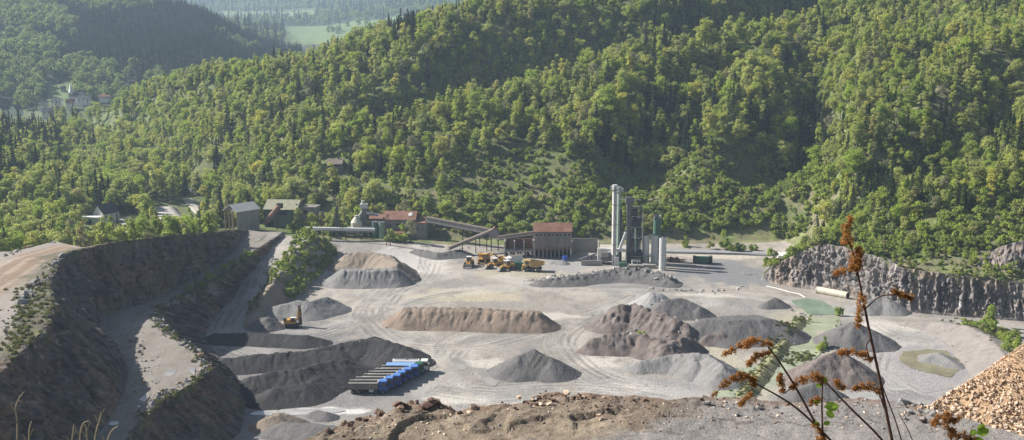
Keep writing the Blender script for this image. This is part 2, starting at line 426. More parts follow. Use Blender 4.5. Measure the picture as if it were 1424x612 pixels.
# woodland floor, grass, far fields
g_ = np.zeros_like(col); g_[:] = (.12, .15, .05)
g_ = mixc(g_, (.10, .085, .05), ss(fbm(XX / 15., YY / 15., 3, 2) + .2) * .7)
g_ = mixc(g_, (.15, .185, .06), ss(fbm(XX / 22., YY / 22., 3, 5) * 1.4 - .1) * .6)
bank = ss((505 - YY) / 30.) * (712 + QQ * FPX / .987 > 430)
g_ = mixc(g_, (.19, .17, .10), bank * ss(.7 + 1.5 * fbm(XX / 6., YY / 9., 4, 3)) * .9)
g_ = mixc(g_, (.20, .24, .075), bank * ss(-.1 + 1.8 * fbm(XX / 9., YY / 9., 4, 6)) * .8)
col = np.where((CC == 4)[..., None], g_, col)
f_ = np.zeros_like(col); f_[:] = (.05, .06, .03)
pxm = 712 + QQ * FPX / .987
fld = (YY > 1950) & (YY < 2750) & (pxm > 395)
fld |= (YY > 2850) & (YY < 3600) & (pxm > 285) & (pxm < 440)
fld |= (YY > 985) & (YY < 1080) & (pxm > 62) & (pxm < 98)
f_ = np.where(fld[..., None], np.array([.15, .205, .075]), f_)
vil = (YY < 1000) & (pxm < 200)
f_ = np.where(vil[..., None], np.array([.11, .14, .06]), f_)
col = np.where((CC == 5)[..., None], f_, col)
s_ = np.zeros_like(col); s_[:] = (.24, .20, .15)
col = np.where((CC == 0)[..., None], s_, col)

idx = np.arange(nR * nC).reshape(nR, nC)
quads = np.stack([idx[:-1, :-1], idx[:-1, 1:], idx[1:, 1:], idx[1:, :-1]], -1).reshape(-1, 4)
qc = CC[:-1, :-1].ravel()
allv = np.stack([XX, YY, ZZ], -1).reshape(-1, 3); allc = np.clip(col.reshape(-1, 3), 0, 1)
m_floor = mat('quarry_floor_gravel', usecol=True, var=.2, scale=.8, bump=.25, bscale=1.6)
m_dirt = mat('dirt', usecol=True, var=.2, scale=1.2, bump=.12, bscale=2)
m_wood = mat('woodland_floor', usecol=True, var=.35, scale=.25, bump=.3, bscale=.6)
for cid, nm, mt, lab in [(0, 'near_slope', m_dirt, 'rubbly slope falling away below the viewpoint'), (1, 'quarry_floor', m_floor, 'pale grey gravel floor of the quarry with wheel tracks'),
                         (2, 'bench_ramp', m_dirt, 'narrow pale bench ramp between the two dark rock walls'), (3, 'upper_plateau', m_dirt, 'brown dirt haul track on the plateau above the left rock wall'),
                         (4, 'hillside', m_wood, 'wooded hillside and valley floor behind the quarry'), (5, 'far_hills', m_wood, 'hazy far hills with woods and green fields')]:
    q = quads[qc == cid]
    u, inv = np.unique(q, return_inverse=True)
    me = mesh(nm, allv[u], inv.reshape(-1, 4), [mt], smooth=True)
    attr(me, 'Col', allc[u])
    tag(link(nm, me), lab, kind='structure')

# ------------------------------------------------------------------ rock walls of the quarry
def resample(pts, n):
    pts = np.array([tuple(p) for p in pts]); L = np.r_[0, np.cumsum(np.linalg.norm(np.diff(pts, axis=0), axis=1))]
    s = np.linspace(0, L[-1], n)
    return np.stack([np.interp(s, L, pts[:, k]) for k in range(3)], 1), s
def rock_wall(name, label, pairs, ns, nt, amp, matl, seed=0, colum=1.0, lip=3.0, lipdrop=.5, soft=1.0, crisp=1.0, colfn=None, kind='structure', edge=1.2):
    top = [P3(*a) for a, b in pairs]; bot = [P3(*b) for a, b in pairs]
    tt = np.array([tuple(p) for p in top]); bb = np.array([tuple(p) for p in bot])
    L = np.r_[0, np.cumsum(np.linalg.norm(np.diff((tt + bb) / 2, axis=0), axis=1))]
    s = np.linspace(0, L[-1], ns)
    # smooth the corner a little
    T = np.stack([np.interp(s, L, tt[:, k]) for k in range(3)], 1); B = np.stack([np.interp(s, L, bb[:, k]) for k in range(3)], 1)
    k = max(3, int(ns / L[-1] * 3)) | 1
    def sm(A):
        Ap = np.pad(A, ((k // 2, k // 2), (0, 0)), mode='edge'); return np.stack([np.convolve(Ap[:, i], np.ones(k) / k, 'valid') for i in range(3)], 1)
    T, B = sm(T), sm(B)
    d = T - B; d[:, 2] = 0
    tang = np.gradient((T + B) / 2, axis=0); tang[:, 2] = 0
    nrm = np.stack([tang[:, 1], -tang[:, 0], 0 * s], 1); nrm /= np.linalg.norm(nrm, axis=1)[:, None] + 1e-9
    sign = np.sign(np.sum(nrm * (B - T), axis=1).mean()) or 1
    nrm *= sign
    T[:, 2] += .35 * fbm(s / 3., s * 0 + seed, 3, seed)
    T += nrm * (edge * fbm(s / 5., s * 0 + 9.1 + seed, 4, seed + 1))[:, None]
    V = []; hh = T[:, 2] - B[:, 2]
    lipv = T - nrm * lip; lipv[:, 2] -= lipdrop
    V.append(lipv)
    t = np.linspace(0, 1, nt)
    for ti in t:
        prof = ti ** 1.25                                    # steeper at the top, easing into scree at the foot
        p = T + (B - T) * prof; p[:, 2] = T[:, 2] - hh * ti - (1.0 if ti == 1 else 0)
        w = np.sin(np.pi * min(1, ti * 1.05)) ** .5 if ti > 0 else 0
        zz = p[:, 2]
        c = fbm(s / 2.2 * colum, zz / 7. + seed, 4, seed)
        r = 1 - np.abs(fbm(s / 4.5 * colum + 4.4, zz / 5., 3, seed + 2))
        f = fbm(s / .9, zz / 1.1, 3, seed + 4)
        w1 = 1.3 * crisp * fbm(s / 3., zz / 3., 2, seed + 3); w2 = 1.5 * crisp * fbm(s / 4. + 5, zz / 3., 2, seed + 5)
        blk = _T[(seed + 1) % 8][np.floor((s + w1) / (1.9 / colum)).astype(int) & 255, np.floor((zz + w2) / (3.1 / crisp)).astype(int) & 255] - .5
        bl2 = _T[(seed + 2) % 8][np.floor((s - w2) / (.95 / colum)).astype(int) & 255, np.floor((zz + w1) / 1.4).astype(int) & 255] - .5
        bl3 = _T[(seed + 4) % 8][np.floor((s + w2) / .55).astype(int) & 255, np.floor((zz - w1) / .7).astype(int) & 255] - .5
        big_ = 1.2 * fbm(s / 13. + .12 * zz, zz / 18. + seed, 3, seed + 6)
        V.append(p + nrm * (amp * w * (soft * (big_ + .65 * c + .55 * (r - .6)) + .35 * f + 1.0 * blk + .6 * bl2 + .35 * bl3) * np.clip(hh / 8., .15, 1))[:, None])
    V = np.array(V); n0, n1 = V.shape[:2]
    idx = np.arange(n0 * n1).reshape(n0, n1)
    q = np.stack([idx[:-1, :-1], idx[1:, :-1], idx[1:, 1:], idx[:-1, 1:]], -1).reshape(-1, 4)
    if sign < 0: q = q[:, ::-1]
    me = mesh(name, V.reshape(-1, 3), np.ascontiguousarray(q), [matl])
    S = np.broadcast_to(s, (n0, n1)); TI = np.broadcast_to(np.r_[0, t][:, None], (n0, n1)); 
    attr(me, 'Col', np.clip(colfn(S, V[..., 2], TI).reshape(-1, 3), 0, 1))
    return tag(link(name, me), label, kind=kind), V
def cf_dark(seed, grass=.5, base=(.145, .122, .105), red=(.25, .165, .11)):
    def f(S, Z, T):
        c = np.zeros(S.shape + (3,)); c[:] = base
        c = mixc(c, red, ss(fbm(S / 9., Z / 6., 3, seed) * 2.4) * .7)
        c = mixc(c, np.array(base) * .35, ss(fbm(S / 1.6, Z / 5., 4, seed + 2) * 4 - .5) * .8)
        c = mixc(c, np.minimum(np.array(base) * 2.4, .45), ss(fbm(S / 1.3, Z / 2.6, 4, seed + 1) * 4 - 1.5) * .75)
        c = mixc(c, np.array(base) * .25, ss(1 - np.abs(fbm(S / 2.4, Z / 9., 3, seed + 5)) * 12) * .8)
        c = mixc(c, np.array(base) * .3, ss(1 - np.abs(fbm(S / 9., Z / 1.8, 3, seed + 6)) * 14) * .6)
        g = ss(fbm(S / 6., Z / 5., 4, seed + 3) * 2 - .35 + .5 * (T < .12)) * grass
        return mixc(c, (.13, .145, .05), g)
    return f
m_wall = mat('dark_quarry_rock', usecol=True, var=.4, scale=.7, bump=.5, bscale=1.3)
m_wallr = mat('grey_quarry_rock', usecol=True, var=.35, scale=.9, bump=.3, bscale=1.2, streak=True)
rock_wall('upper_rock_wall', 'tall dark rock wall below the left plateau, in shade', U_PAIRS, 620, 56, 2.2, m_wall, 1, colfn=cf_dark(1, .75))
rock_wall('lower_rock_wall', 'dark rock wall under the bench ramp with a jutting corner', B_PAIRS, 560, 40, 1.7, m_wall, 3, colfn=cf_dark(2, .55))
rock_wall('right_rock_face', 'grey jointed rock face rising at the right of the quarry floor', C_PAIRS, 640, 48, 2.3, m_wallr, 5, colum=2.2, soft=.4, crisp=.55,
          colfn=cf_dark(5, .12, (.245, .218, .203), (.31, .235, .18)))

rock_wall('upper_outcrop', 'small rock outcrop above the right rock face', [((1352, 370, 13.4), (1352, 378, 12.2)), ((1385, 346, 18.8), (1385, 381, 12.2)), ((1424, 333, 22.8), (1424, 385, 11.9)), ((1520, 322, 25.5), (1520, 391, 11.8))], 160, 24, 1.6, m_wallr, 6, colum=1.3,
          lip=16, lipdrop=7, colfn=cf_dark(6, .2, (.20, .182, .178), (.25, .195, .16)))
# ------------------------------------------------------------------ vegetation
def leaf_mat(name, ramp, trans=.52, seed=0):
    m = bpy.data.materials.new(name); m.use_nodes = True; nt = m.node_tree
    out = nt.nodes['Material Output']; nt.nodes.remove(nt.nodes['Principled BSDF'])
    oi = nt.nodes.new('ShaderNodeObjectInfo'); cr = nt.nodes.new('ShaderNodeValToRGB')
    e = cr.color_ramp.elements
    while len(e) < len(ramp): e.new(.5)
    for i, (p, c) in enumerate(ramp): e[i].position = p; e[i].color = (*c, 1)
    nt.links.new(oi.outputs['Random'], cr.inputs['Fac'])
    tc = nt.nodes.new('ShaderNodeTexCoord'); nz = nt.nodes.new('ShaderNodeTexNoise'); nz.inputs['Scale'].default_value = .55; nz.inputs['Detail'].default_value = 3
    nt.links.new(tc.outputs['Object'], nz.inputs['Vector'])
    mr = nt.nodes.new('ShaderNodeMapRange'); mr.inputs['From Min'].default_value = .3; mr.inputs['From Max'].default_value = .7
    mr.inputs['To Min'].default_value = .65; mr.inputs['To Max'].default_value = 1.35
    nt.links.new(nz.outputs['Fac'], mr.inputs['Value'])
    sc = nt.nodes.new('ShaderNodeVectorMath'); sc.operation = 'SCALE'
    nt.links.new(cr.outputs['Color'], sc.inputs[0]); nt.links.new(mr.outputs[0], sc.inputs['Scale'])
    d = nt.nodes.new('ShaderNodeBsdfDiffuse'); t = nt.nodes.new('ShaderNodeBsdfTranslucent'); mx = nt.nodes.new('ShaderNodeMixShader')
    mx.inputs['Fac'].default_value = trans
    for s in (d, t): nt.links.new(sc.outputs[0], s.inputs['Color'])
    nt.links.new(d.outputs[0], mx.inputs[1]); nt.links.new(t.outputs[0], mx.inputs[2]); nt.links.new(mx.outputs[0], out.inputs['Surface'])
    return m
G1, G2, G3, G4, G5, G6 = (.495, .55, .115), (.305, .40, .085), (.565, .59, .20), (.39, .435, .165), (.46, .41, .17), (.60, .58, .14)
m_leaf = leaf_mat('spring_leaves', [(0, G2), (.18, G1), (.4, G4), (.58, G3), (.74, G2), (.86, G6), (.97, G4), (1, G5)])
m_leaf_f = leaf_mat('bright_spring_leaves', [(0, (.36, .47, .08)), (.5, (.42, .51, .10)), (1, (.32, .42, .10))])
m_bush = leaf_mat('shrub_leaves', [(0, (.34, .43, .09)), (.4, (.43, .51, .11)), (.75, (.29, .36, .12)), (1, (.42, .41, .16))])
m_spr = leaf_mat('spruce_needles', [(0, (.026, .042, .022)), (.6, (.038, .055, .026)), (1, (.055, .07, .032))], .12)
m_sprf = leaf_mat('spruce_needles_far', [(0, (.028, .042, .026)), (.7, (.04, .055, .032)), (1, (.07, .075, .045))], .1)
m_leaf_far = leaf_mat('far_spring_leaves', [(0, (.22, .30, .08)), (.4, (.30, .37, .11)), (.8, (.24, .30, .11)), (1, (.35, .36, .13))]); m_weed = leaf_mat('weed_blades', [(0, (.17, .19, .07)), (.6, (.22, .24, .08)), (1, (.24, .21, .11))])
m_twig = leaf_mat('bare_twigs', [(0, (.32, .31, .20)), (.5, (.38, .38, .22)), (1, (.33, .35, .16))], .3)
m_bark = mat('bark', (.12, .095, .07), var=.3, scale=2)

def cards(c, n, size, r, up=.0):
    """leaf-clump quads at points c with normals n"""
    k = len(c)
    a = r.normal(size=(k, 3)); a -= n * np.sum(a * n, 1)[:, None]; a /= np.linalg.norm(a, axis=1)[:, None] + 1e-9
    b = np.cross(n, a)
    s1 = size * r.uniform(.55, 1.15, k)[:, None]; s2 = size * r.uniform(.4, .9, k)[:, None]
    v = np.stack([c - a * s1, c + b * s2 * .9, c + a * s1, c - b * s2 * .9], 1)
    v += r.normal(size=v.shape) * size * .12
    return v.reshape(-1, 3), np.arange(k * 4).reshape(-1, 4)
def unit(r, k):
    n = r.normal(size=(k, 3)); return n / np.linalg.norm(n, axis=1)[:, None]
def tube(path, rad, sides=5):
    V = []; F = []
    for i, p in enumerate(path):
        p = Vector(p); a = Vector(path[min(i + 1, len(path) - 1)]) - Vector(path[max(i - 1, 0)])
        q = a.to_track_quat('Z', 'Y')
        for k in range(sides):
            w = 2 * math.pi * k / sides
            V.append(p + q @ Vector((math.cos(w) * rad[i], math.sin(w) * rad[i], 0)))
    for i in range(len(path) - 1):
        for k in range(sides):
            F.append((i * sides + k, i * sides + (k + 1) % sides, (i + 1) * sides + (k + 1) % sides, (i + 1) * sides + k))
    return [tuple(v) for v in V], F
def join(parts):
    V = []; F = []
    for v, f in parts:
        o = len(V); V += [tuple(x) for x in v]; F += [tuple(i + o for i in q) for q in f]
    return V, F
def trunk_mesh(h, seed, r0=.22):
    r = random.Random(seed); parts = [tube([(0, 0, -1.2), (0, 0, h * .25), (r.uniform(-.2, .2), r.uniform(-.2, .2), h * .55), (r.uniform(-.3, .3), .2, h * .88)], [r0 * 1.3, r0, r0 * .7, r0 * .15])]
    for i in range(6):
        z = h * r.uniform(.3, .65); a = r.uniform(0, 6.28); l = h * r.uniform(.15, .28)
        parts.append(tube([(0, 0, z), (math.cos(a) * l * .6, math.sin(a) * l * .6, z + l * .5), (math.cos(a) * l, math.sin(a) * l, z + l)], [r0 * .45, r0 * .3, r0 * .08], 4))
    V, F = join(parts)
    return mesh('trunk', V, F, [m_bark])
def crown_mesh(h, rad, seed, base=.28, n=1500, size=.42, shape=1.0, matl=None, lobes=14):
    r = np.random.default_rng(seed); C = []; N = []
    zc = h * (base + 1) / 2; hz_ = h * (1 - base) / 2
    lo = []
    for i in range(lobes):
        u = unit(r, 1)[0]; k = r.uniform(.3, .86)
        w = (1 - .35 * max(0, u[2]) * shape)
        lo.append((np.array([u[0] * rad * k * w, u[1] * rad * k * w, zc + u[2] * hz_ * k * 1.1]), rad * r.uniform(.18, .44)))
    lo.append((np.array([0, 0, zc + hz_ * .45]), rad * .5))
    per = n // len(lo)
    for c, lr in lo:
        u = unit(r, per); u[:, 2] = np.where(u[:, 2] < -.35, -u[:, 2], u[:, 2])
        rr = lr * (r.uniform(.55, 1.12, per) ** .6)[:, None] * (1 + .25 * r.normal(size=(per, 1)))
        p = c + u * rr * np.array([1, 1, .85])
        C.append(p); nn = u * .8 + unit(r, per) * .75; N.append(nn / np.linalg.norm(nn, axis=1)[:, None])
    C = np.concatenate(C); N = np.concatenate(N)
    V, F = cards(C, N, size, r)
    return mesh('crown', V, F, [matl or m_leaf])
def spruce_mesh(h, rad, seed, n=620, size=.5, matl=None):
    r = np.random.default_rng(seed); C = []; N = []
    t = r.uniform(0, 1, n) ** .62; lev = np.floor(t * 13) / 13 + r.uniform(-.02, .03, n)
    z = h * (.97 - .87 * lev); R_ = rad * (lev + .03) * r.uniform(.35, 1.08, n); a = r.uniform(0, 6.283, n)
    C = np.stack([R_ * np.cos(a), R_ * np.sin(a), z - R_ * .38 + r.normal(size=n) * .12], 1)
    N = np.stack([np.cos(a) * .5, np.sin(a) * .5, np.full(n, .85)], 1) + unit(r, n) * .45
    N /= np.linalg.norm(N, axis=1)[:, None]
    V, F = cards(C, N, size, r)
    V2, F2 = tube([(0, 0, h * .55), (0, 0, h * 1.0)], [.16, .03], 4)
    F = [tuple(f) for f in F] + [tuple(i + len(V) for i in f) for f in F2]
    return mesh('crown', list(V) + V2, F, [matl or m_spr])
def spruce_trunk(h): 
    V, F = tube([(0, 0, -1), (0, 0, h * .6), (0, 0, h * .9)], [.24, .14, .04]); return mesh('trunk', V, F, [m_bark])
def bush_mesh(h, rad, seed, n=520, size=.34, matl=None):
    return crown_mesh(h, rad, seed, base=-.12, n=n, size=size, shape=.6, matl=matl or m_bush, lobes=9)

# kinds: (name, crown mesh, trunk mesh)
BROAD = []
for i, (h, rad, base, lob, sz, mt) in enumerate([(11, 3.8, .2, 11, .33, None), (14, 3.0, .12, 13, .32, None), (8, 3.6, .15, 9, .32, None), (12, 2.4, .08, 12, .30, None), (14, 4.4, .25, 14, .36, None), (9, 2.6, .15, 9, .29, None), (12, 3.9, .22, 15, .34, m_leaf_f), (11, 2.8, .15, 11, .26, m_twig),
                                              (15, 2.2, .06, 15, .30, None), (7, 2.9, .1, 8, .30, None), (10, 3.4, .2, 7, .32, None), (13, 3.4, .15, 10, .34, m_leaf_f)]):
    BROAD.append((crown_mesh(h, rad, 100 + i, base, 2600 if mt is not m_twig else 1400, sz * .95, 1.0, mt, lob + 7), trunk_mesh(h, 100 + i)))
SPRUCE = [(spruce_mesh(h, rad, 200 + i), spruce_trunk(h)) for i, (h, rad) in enumerate([(15, 2.6), (18, 3.0), (12, 2.3)])]
BUSH = [bush_mesh(h, rad, 300 + i) for i, (h, rad) in enumerate([(2.6, 1.6), (3.4, 1.7), (2.0, 1.9), (4.6, 1.6)])]
FARSPR = [(spruce_mesh(h, rad, 220 + i, 240, .85, m_sprf), None) for i, (h, rad) in enumerate([(20, 3.2), (23, 3.6), (18, 3.0)])]
FARBRO = [(crown_mesh(h, rad, 240 + i, .15, 700, .8, 1.0, m_leaf_far, 12), None) for i, (h, rad) in enumerate([(14, 5.5), (16, 6.0), (12, 6.0)])]

def proto_collection(name, kinds):
    c = bpy.data.collections.new(name)
    for i, k in enumerate(kinds):
        cm, tm = k if isinstance(k, tuple) else (k, None)
        me = cm
        if tm is not None:
            bm = bmesh.new(); bm.from_mesh(cm); nf = len(bm.faces); bm.from_mesh(tm); bm.faces.ensure_lookup_table()
            for f in bm.faces[nf:]: f.material_index = 1
            me = bpy.data.meshes.new(cm.name + '_whole'); bm.to_mesh(me); bm.free()
            me.materials.append(cm.materials[0]); me.materials.append(m_bark)
        c.objects.link(bpy.data.objects.new('%s_%02d' % (name, i), me))
    return c
def scatter(name, label, coll, pts, rot, scl, vid):
    """many plants nobody could count, as instances of a few shapes"""
    me = mesh(name, pts, np.zeros((0, 4), int)) if False else bpy.data.meshes.new(name)
    me.vertices.add(len(pts)); me.vertices.foreach_set('co', np.asarray(pts, np.float32).ravel())
    a = me.attributes.new('rotz', 'FLOAT', 'POINT'); a.data.foreach_set('value', np.asarray(rot, np.float32))
    a = me.attributes.new('vid', 'INT', 'POINT'); a.data.foreach_set('value', np.asarray(vid, np.int32))
    a = me.attributes.new('scl', 'FLOAT_VECTOR', 'POINT'); a.data.foreach_set('vector', np.asarray(scl, np.float32).ravel())
    ng = bpy.data.node_groups.new(name, 'GeometryNodeTree')
    ng.interface.new_socket('Geometry', in_out='INPUT', socket_type='NodeSocketGeometry'); ng.interface.new_socket('Geometry', in_out='OUTPUT', socket_type='NodeSocketGeometry')
    N = ng.nodes; L = ng.links
    gi = N.new('NodeGroupInput'); go = N.new('NodeGroupOutput'); ip = N.new('GeometryNodeInstanceOnPoints'); ci = N.new('GeometryNodeCollectionInfo')
    ci.inputs['Collection'].default_value = coll; ci.inputs['Separate Children'].default_value = True; ci.inputs['Reset Children'].default_value = True
    def na(n, t):
        x = N.new('GeometryNodeInputNamedAttribute'); x.data_type = t; x.inputs['Name'].default_value = n; return x.outputs[0]
    cx = N.new('ShaderNodeCombineXYZ'); L.new(na('rotz', 'FLOAT'), cx.inputs['Z'])
    er = N.new('FunctionNodeEulerToRotation'); L.new(cx.outputs[0], er.inputs[0])
    L.new(gi.outputs[0], ip.inputs['Points']); L.new(ci.outputs[0], ip.inputs['Instance']); ip.inputs['Pick Instance'].default_value = True
    L.new(na('vid', 'INT'), ip.inputs['Instance Index']); L.new(er.outputs[0], ip.inputs['Rotation']); L.new(na('scl', 'FLOAT_VECTOR'), ip.inputs['Scale'])
    L.new(ip.outputs[0], go.inputs[0])
    o = link(name, me); md = o.modifiers.new('scatter', 'NODES'); md.node_group = ng
    return tag(o, label, kind='stuff')
C_BRO = proto_collection('broadleaf_kind', BROAD); C_SPR = proto_collection('spruce_kind', SPRUCE); C_BUS = proto_collection('shrub_kind', BUSH)
C_WEE = proto_collection('weed_kind', [bush_mesh(h, rad, 340 + i, 160, .5, m_weed) for i, (h, rad) in enumerate([(2.2, 1.9), (2.8, 1.5), (1.6, 2.2)])])
C_FSP = proto_collection('far_spruce_kind', FARSPR); C_FBR = proto_collection('far_broadleaf_kind', FARBRO)

def to_px(x, y, z):
    dep = y * CP - (z - CAM_H) * SP
    return 712 + FPX * x / dep, 306 - FPX * (y * SP + (z - CAM_H) * CP) / dep
def jitter_grid(y0, y1, sp, qlim=.53, seed=0):
    r = np.random.default_rng(seed)
    ys = np.arange(y0, y1, sp); xs = np.arange(-qlim * y1, qlim * y1, sp)
    X, Y = np.meshgrid(xs, ys); X = X + r.uniform(-.45, .45, X.shape) * sp + (np.arange(len(ys)) % 2)[:, None] * sp * .5; Y = Y + r.uniform(-.45, .45, X.shape) * sp
    k = (np.abs(X / Y) < qlim)
    return X[k], Y[k], r
# clearings: roads, yards and buildings among the trees, each a line on the ground with a half width
CLEAR = []
def clearing(pts, w): CLEAR.append(([tuple(hit(a, b, H))[:2] for a, b in pts], w))
def clear_at(w, *pts): CLEAR.append(([tuple(PY(a, 306, Y))[:2] for a, Y in pts], w))
clear_at(7, (640, 440), (800, 437), (930, 434), (1040, 430), (1128, 424)); clear_at(8, (505, 447), (563, 449), (600, 446)); clear_at(4, (600, 444), (690, 430), (745, 418))
clear_at(4, (424, 432), (521, 440)); clear_at(10, (378, 460), (392, 462), (402, 462)); clear_at(6, (424, 461), (432, 461)); clear_at(8, (318, 444), (330, 447)); clear_at(6, (365, 446), (390, 440), (420, 440))
clear_at(6, (148, 462), (147, 400)); clear_at(4, (180, 400), (178, 480)); clear_at(5, (120, 452), (130, 452)); clear_at(8, (228, 518), (236, 485), (246, 459)); clear_at(6, (246, 459), (250, 415)); clear_at(4.5, (236, 618), (255, 604), (275, 590), (292, 568)); clear_at(4, (262, 540), (272, 520), (285, 500), (303, 470)); clear_at(6, (467, 512), (472, 510)); clear_at(8, (226, 602), (234, 604)); clear_at(5, (496, 447), (507, 450))
clearing([(82, 224), (92, 234)], 4); clearing([(232, 288), (240, 300), (235, 312)], 6); clearing([(495, 258), (520, 262), (600, 285), (640, 297)], 1.5)
def clear_of(x, y, extra=0):
    k = np.ones(np.shape(x), bool)
    for l, w in CLEAR: k &= pdist(l, x, y) > w + extra
    return k

PLANTS = []      # (kind, x, y, z, variant, rot, sx, sz, zone)
def add(kind, x, y, z, v, rot, sx, sz, zone):
    for i in range(len(x)): PLANTS.append((kind, x[i], y[i], z[i], int(v[i]), rot[i], sx[i], sz[i], zone if isinstance(zone, str) else zone[i]))
# --- broadleaf wood on the near hill and in the valley
X, Y, r = jitter_grid(335, 910, 4.4, seed=11)
Z, CL = H(X, Y, True); px, py = to_px(X, Y, Z)
scrub = (px > 625) & (px < 1150) & (Y < 500 + 14 * fbm(X / 30., Y / 30., 2, 3)) & (Y > 430)
scrub |= (px > 1120) & (Y < 366)
ruin = (px > 430) & (px < 660) & (Y < 520)
k = (CL == 4) & clear_of(X, Y, 2.5) & ~scrub
k &= ~((px < 430) & (Y < np.interp(px, [0, 60, 95, 110, 190, 240, 300, 345, 430], [312, 322, 314, 300, 311, 331, 365, 424, 430])))
k &= ~(ruin & (r.random(len(X)) < .3)) & ~((px > 640) & (px < 1130) & (Y < 452)) & ~((px > 300) & (px < 480) & (Y < 436))
k &= ~((px < 170) & (Y > 800) & (r.random(len(X)) < .85)) & ~((px < 70) & (Y > 770))
dens = .93 - .22 * ss(fbm(X / 40., Y / 40., 2, 5) * 2 - .8)
k &= r.random(len(X)) < dens
X, Y, Z, px, py = [a[k] for a in (X, Y, Z, px, py)]
n = len(X)
con = fbm(X / 45., Y / 45., 3, 7) + .35 * fbm(X / 14., Y / 14., 2, 2)
def near_px(pts, rad): 
    c = np.zeros(n, bool)
    for a, b in pts: c |= np.hypot(px - a, (py - b)) < rad
    return c
is_sp = (r.random(n) < np.where(con > .38 - .12 * (px > 950) + .2 * ((px > 400) & (px < 800)), .45, .025))
is_sp |= near_px([(1130, 170), (1132, 195), (1128, 225), (1390, 190), (1405, 215), (1370, 220), (960, 225), (1215, 268)], 22) & (r.random(n) < .8)
is_sp |= ((px > 540) & (px < 585) & (py > 28) & (py < 62)) | ((px > 330) & (px < 395) & (py > 66) & (py < 100) & (py < 185 - .26 * px)) & (r.random(n) < .8)
is_sp |= (px < 90) & (py > 180) & (py < 235) & (r.random(n) < .35)
v = r.choice(12, n, p=[.08, .14, .06, .15, .05, .12, .03, .09, .15, .07, .04, .02]); scl = r.uniform(.62, 1.22, n) * np.where(px > 1100, .88, 1) * np.where(Y < 470, .85, 1)
add('b', X[~is_sp], Y[~is_sp], Z[~is_sp], v[~is_sp], r.uniform(0, 6.28, (~is_sp).sum()), scl[~is_sp] * r.uniform(.85, 1.15, (~is_sp).sum()), scl[~is_sp], 'hill')
add('s', X[is_sp], Y[is_sp], Z[is_sp], r.integers(0, 3, is_sp.sum()), r.uniform(0, 6.28, is_sp.sum()), scl[is_sp] * .95, scl[is_sp], 'hill')
# --- scrub on the bank above the road, round the plant and on top of the right face
X, Y, r = jitter_grid(325, 530, 2.3, seed=12)
Z, CL = H(X, Y, True); px, py = to_px(X, Y, Z)
scrub = (px > 300) & (px < 1170) & (Y < 505) & ((Y > 446) | ((px > 1060) & (Z > 3.2)))
cliff = ((px > 1105) & (Y < 392)) | ((px > 1070) & (Y < 446) & (Z > 2.8))
plant = (px > 425) & (px < 660) & (Y < 520) & (Y > 425)
k = (CL == 4) & clear_of(X, Y, 1.2) & (scrub | cliff | plant)
dn = np.where(cliff, .85, np.where(Y < 474, .85, .6)) * (.55 + .6 * ss(fbm(X / 13., Y / 13., 3, 1) * 1.5 + .5))
dn *= np.where((px > 1040) & (px < 1150) & (py > 275) & (py < 310), .6, 1) * np.where((px > 640) & (px < 930) & (py > 262) & (py < 285), .5, 1)
k &= (r.random(len(X)) < dn)
X, Y, Z, px, py, cliff = [a[k] for a in (X, Y, Z, px, py, cliff)]; n = len(X)
s_ = r.uniform(.45, 1.25, n) ** 1.1 * np.where(cliff, 1.15, np.where(Y < 474, 1.3, .95)) * np.where(cliff & (Y < 345), .6, 1.0)
v = np.where(cliff, r.choice(4, n, p=[.2, .3, .1, .4]), r.choice(4, n, p=[.35, .25, .25, .15]))
add('h', X, Y, Z, v, r.uniform(0, 6.28, n), s_, s_, np.where(cliff, 'cliff', 'bank'))
# --- the bushy mound between the haul road and the heaps
X, Y, r = jitter_grid(318, 425, 2.4, seed=13)
ml = np.interp(Y, [p[1] for p in reversed(MOUND)], [p[0] for p in reversed(MOUND)])
k = (ml - X > -1) & (ml - X < 8 + (Y - 340) * .08) & (Y > 343) & (Y < 418) & (r.random(len(X)) < .85)
X, Y = X[k], Y[k]; Z = H(X, Y); n = len(X); s_ = r.uniform(.5, .98, n)
add('h', X, Y, Z, r.choice(4, n, p=[.2, .3, .1, .4]), r.uniform(0, 6.28, n), s_, s_, 'mound')
def plants_at(kind, zone, pts, s0, s1, z=None, v=None, seed=1):
    r = np.random.default_rng(seed)
    for a, b in pts:
        if z is None: p = hit(a, b, H, 180, 900, 1.0)
        else: p = P3(a, b, z)
        s = r.uniform(s0, s1)
        PLANTS.append((kind, p.x, p.y, p.z, int(r.choice(v) if v else r.integers(0, 4)), r.uniform(0, 6.28), s, s * r.uniform(.9, 1.2), zone))

for a_, b_, s1_ in ((846, 172, 1.55), (826, 208, 1.15), (1186, 262, 1.1), (1132, 240, 1.0), (230, 162, 1.2), (165, 162, 1.1)):
    p = hit(a_, b_); PLANTS.append(('b', p.x, p.y, p.z, 6, 1.0, s1_ * 1.05, s1_, 'special'))
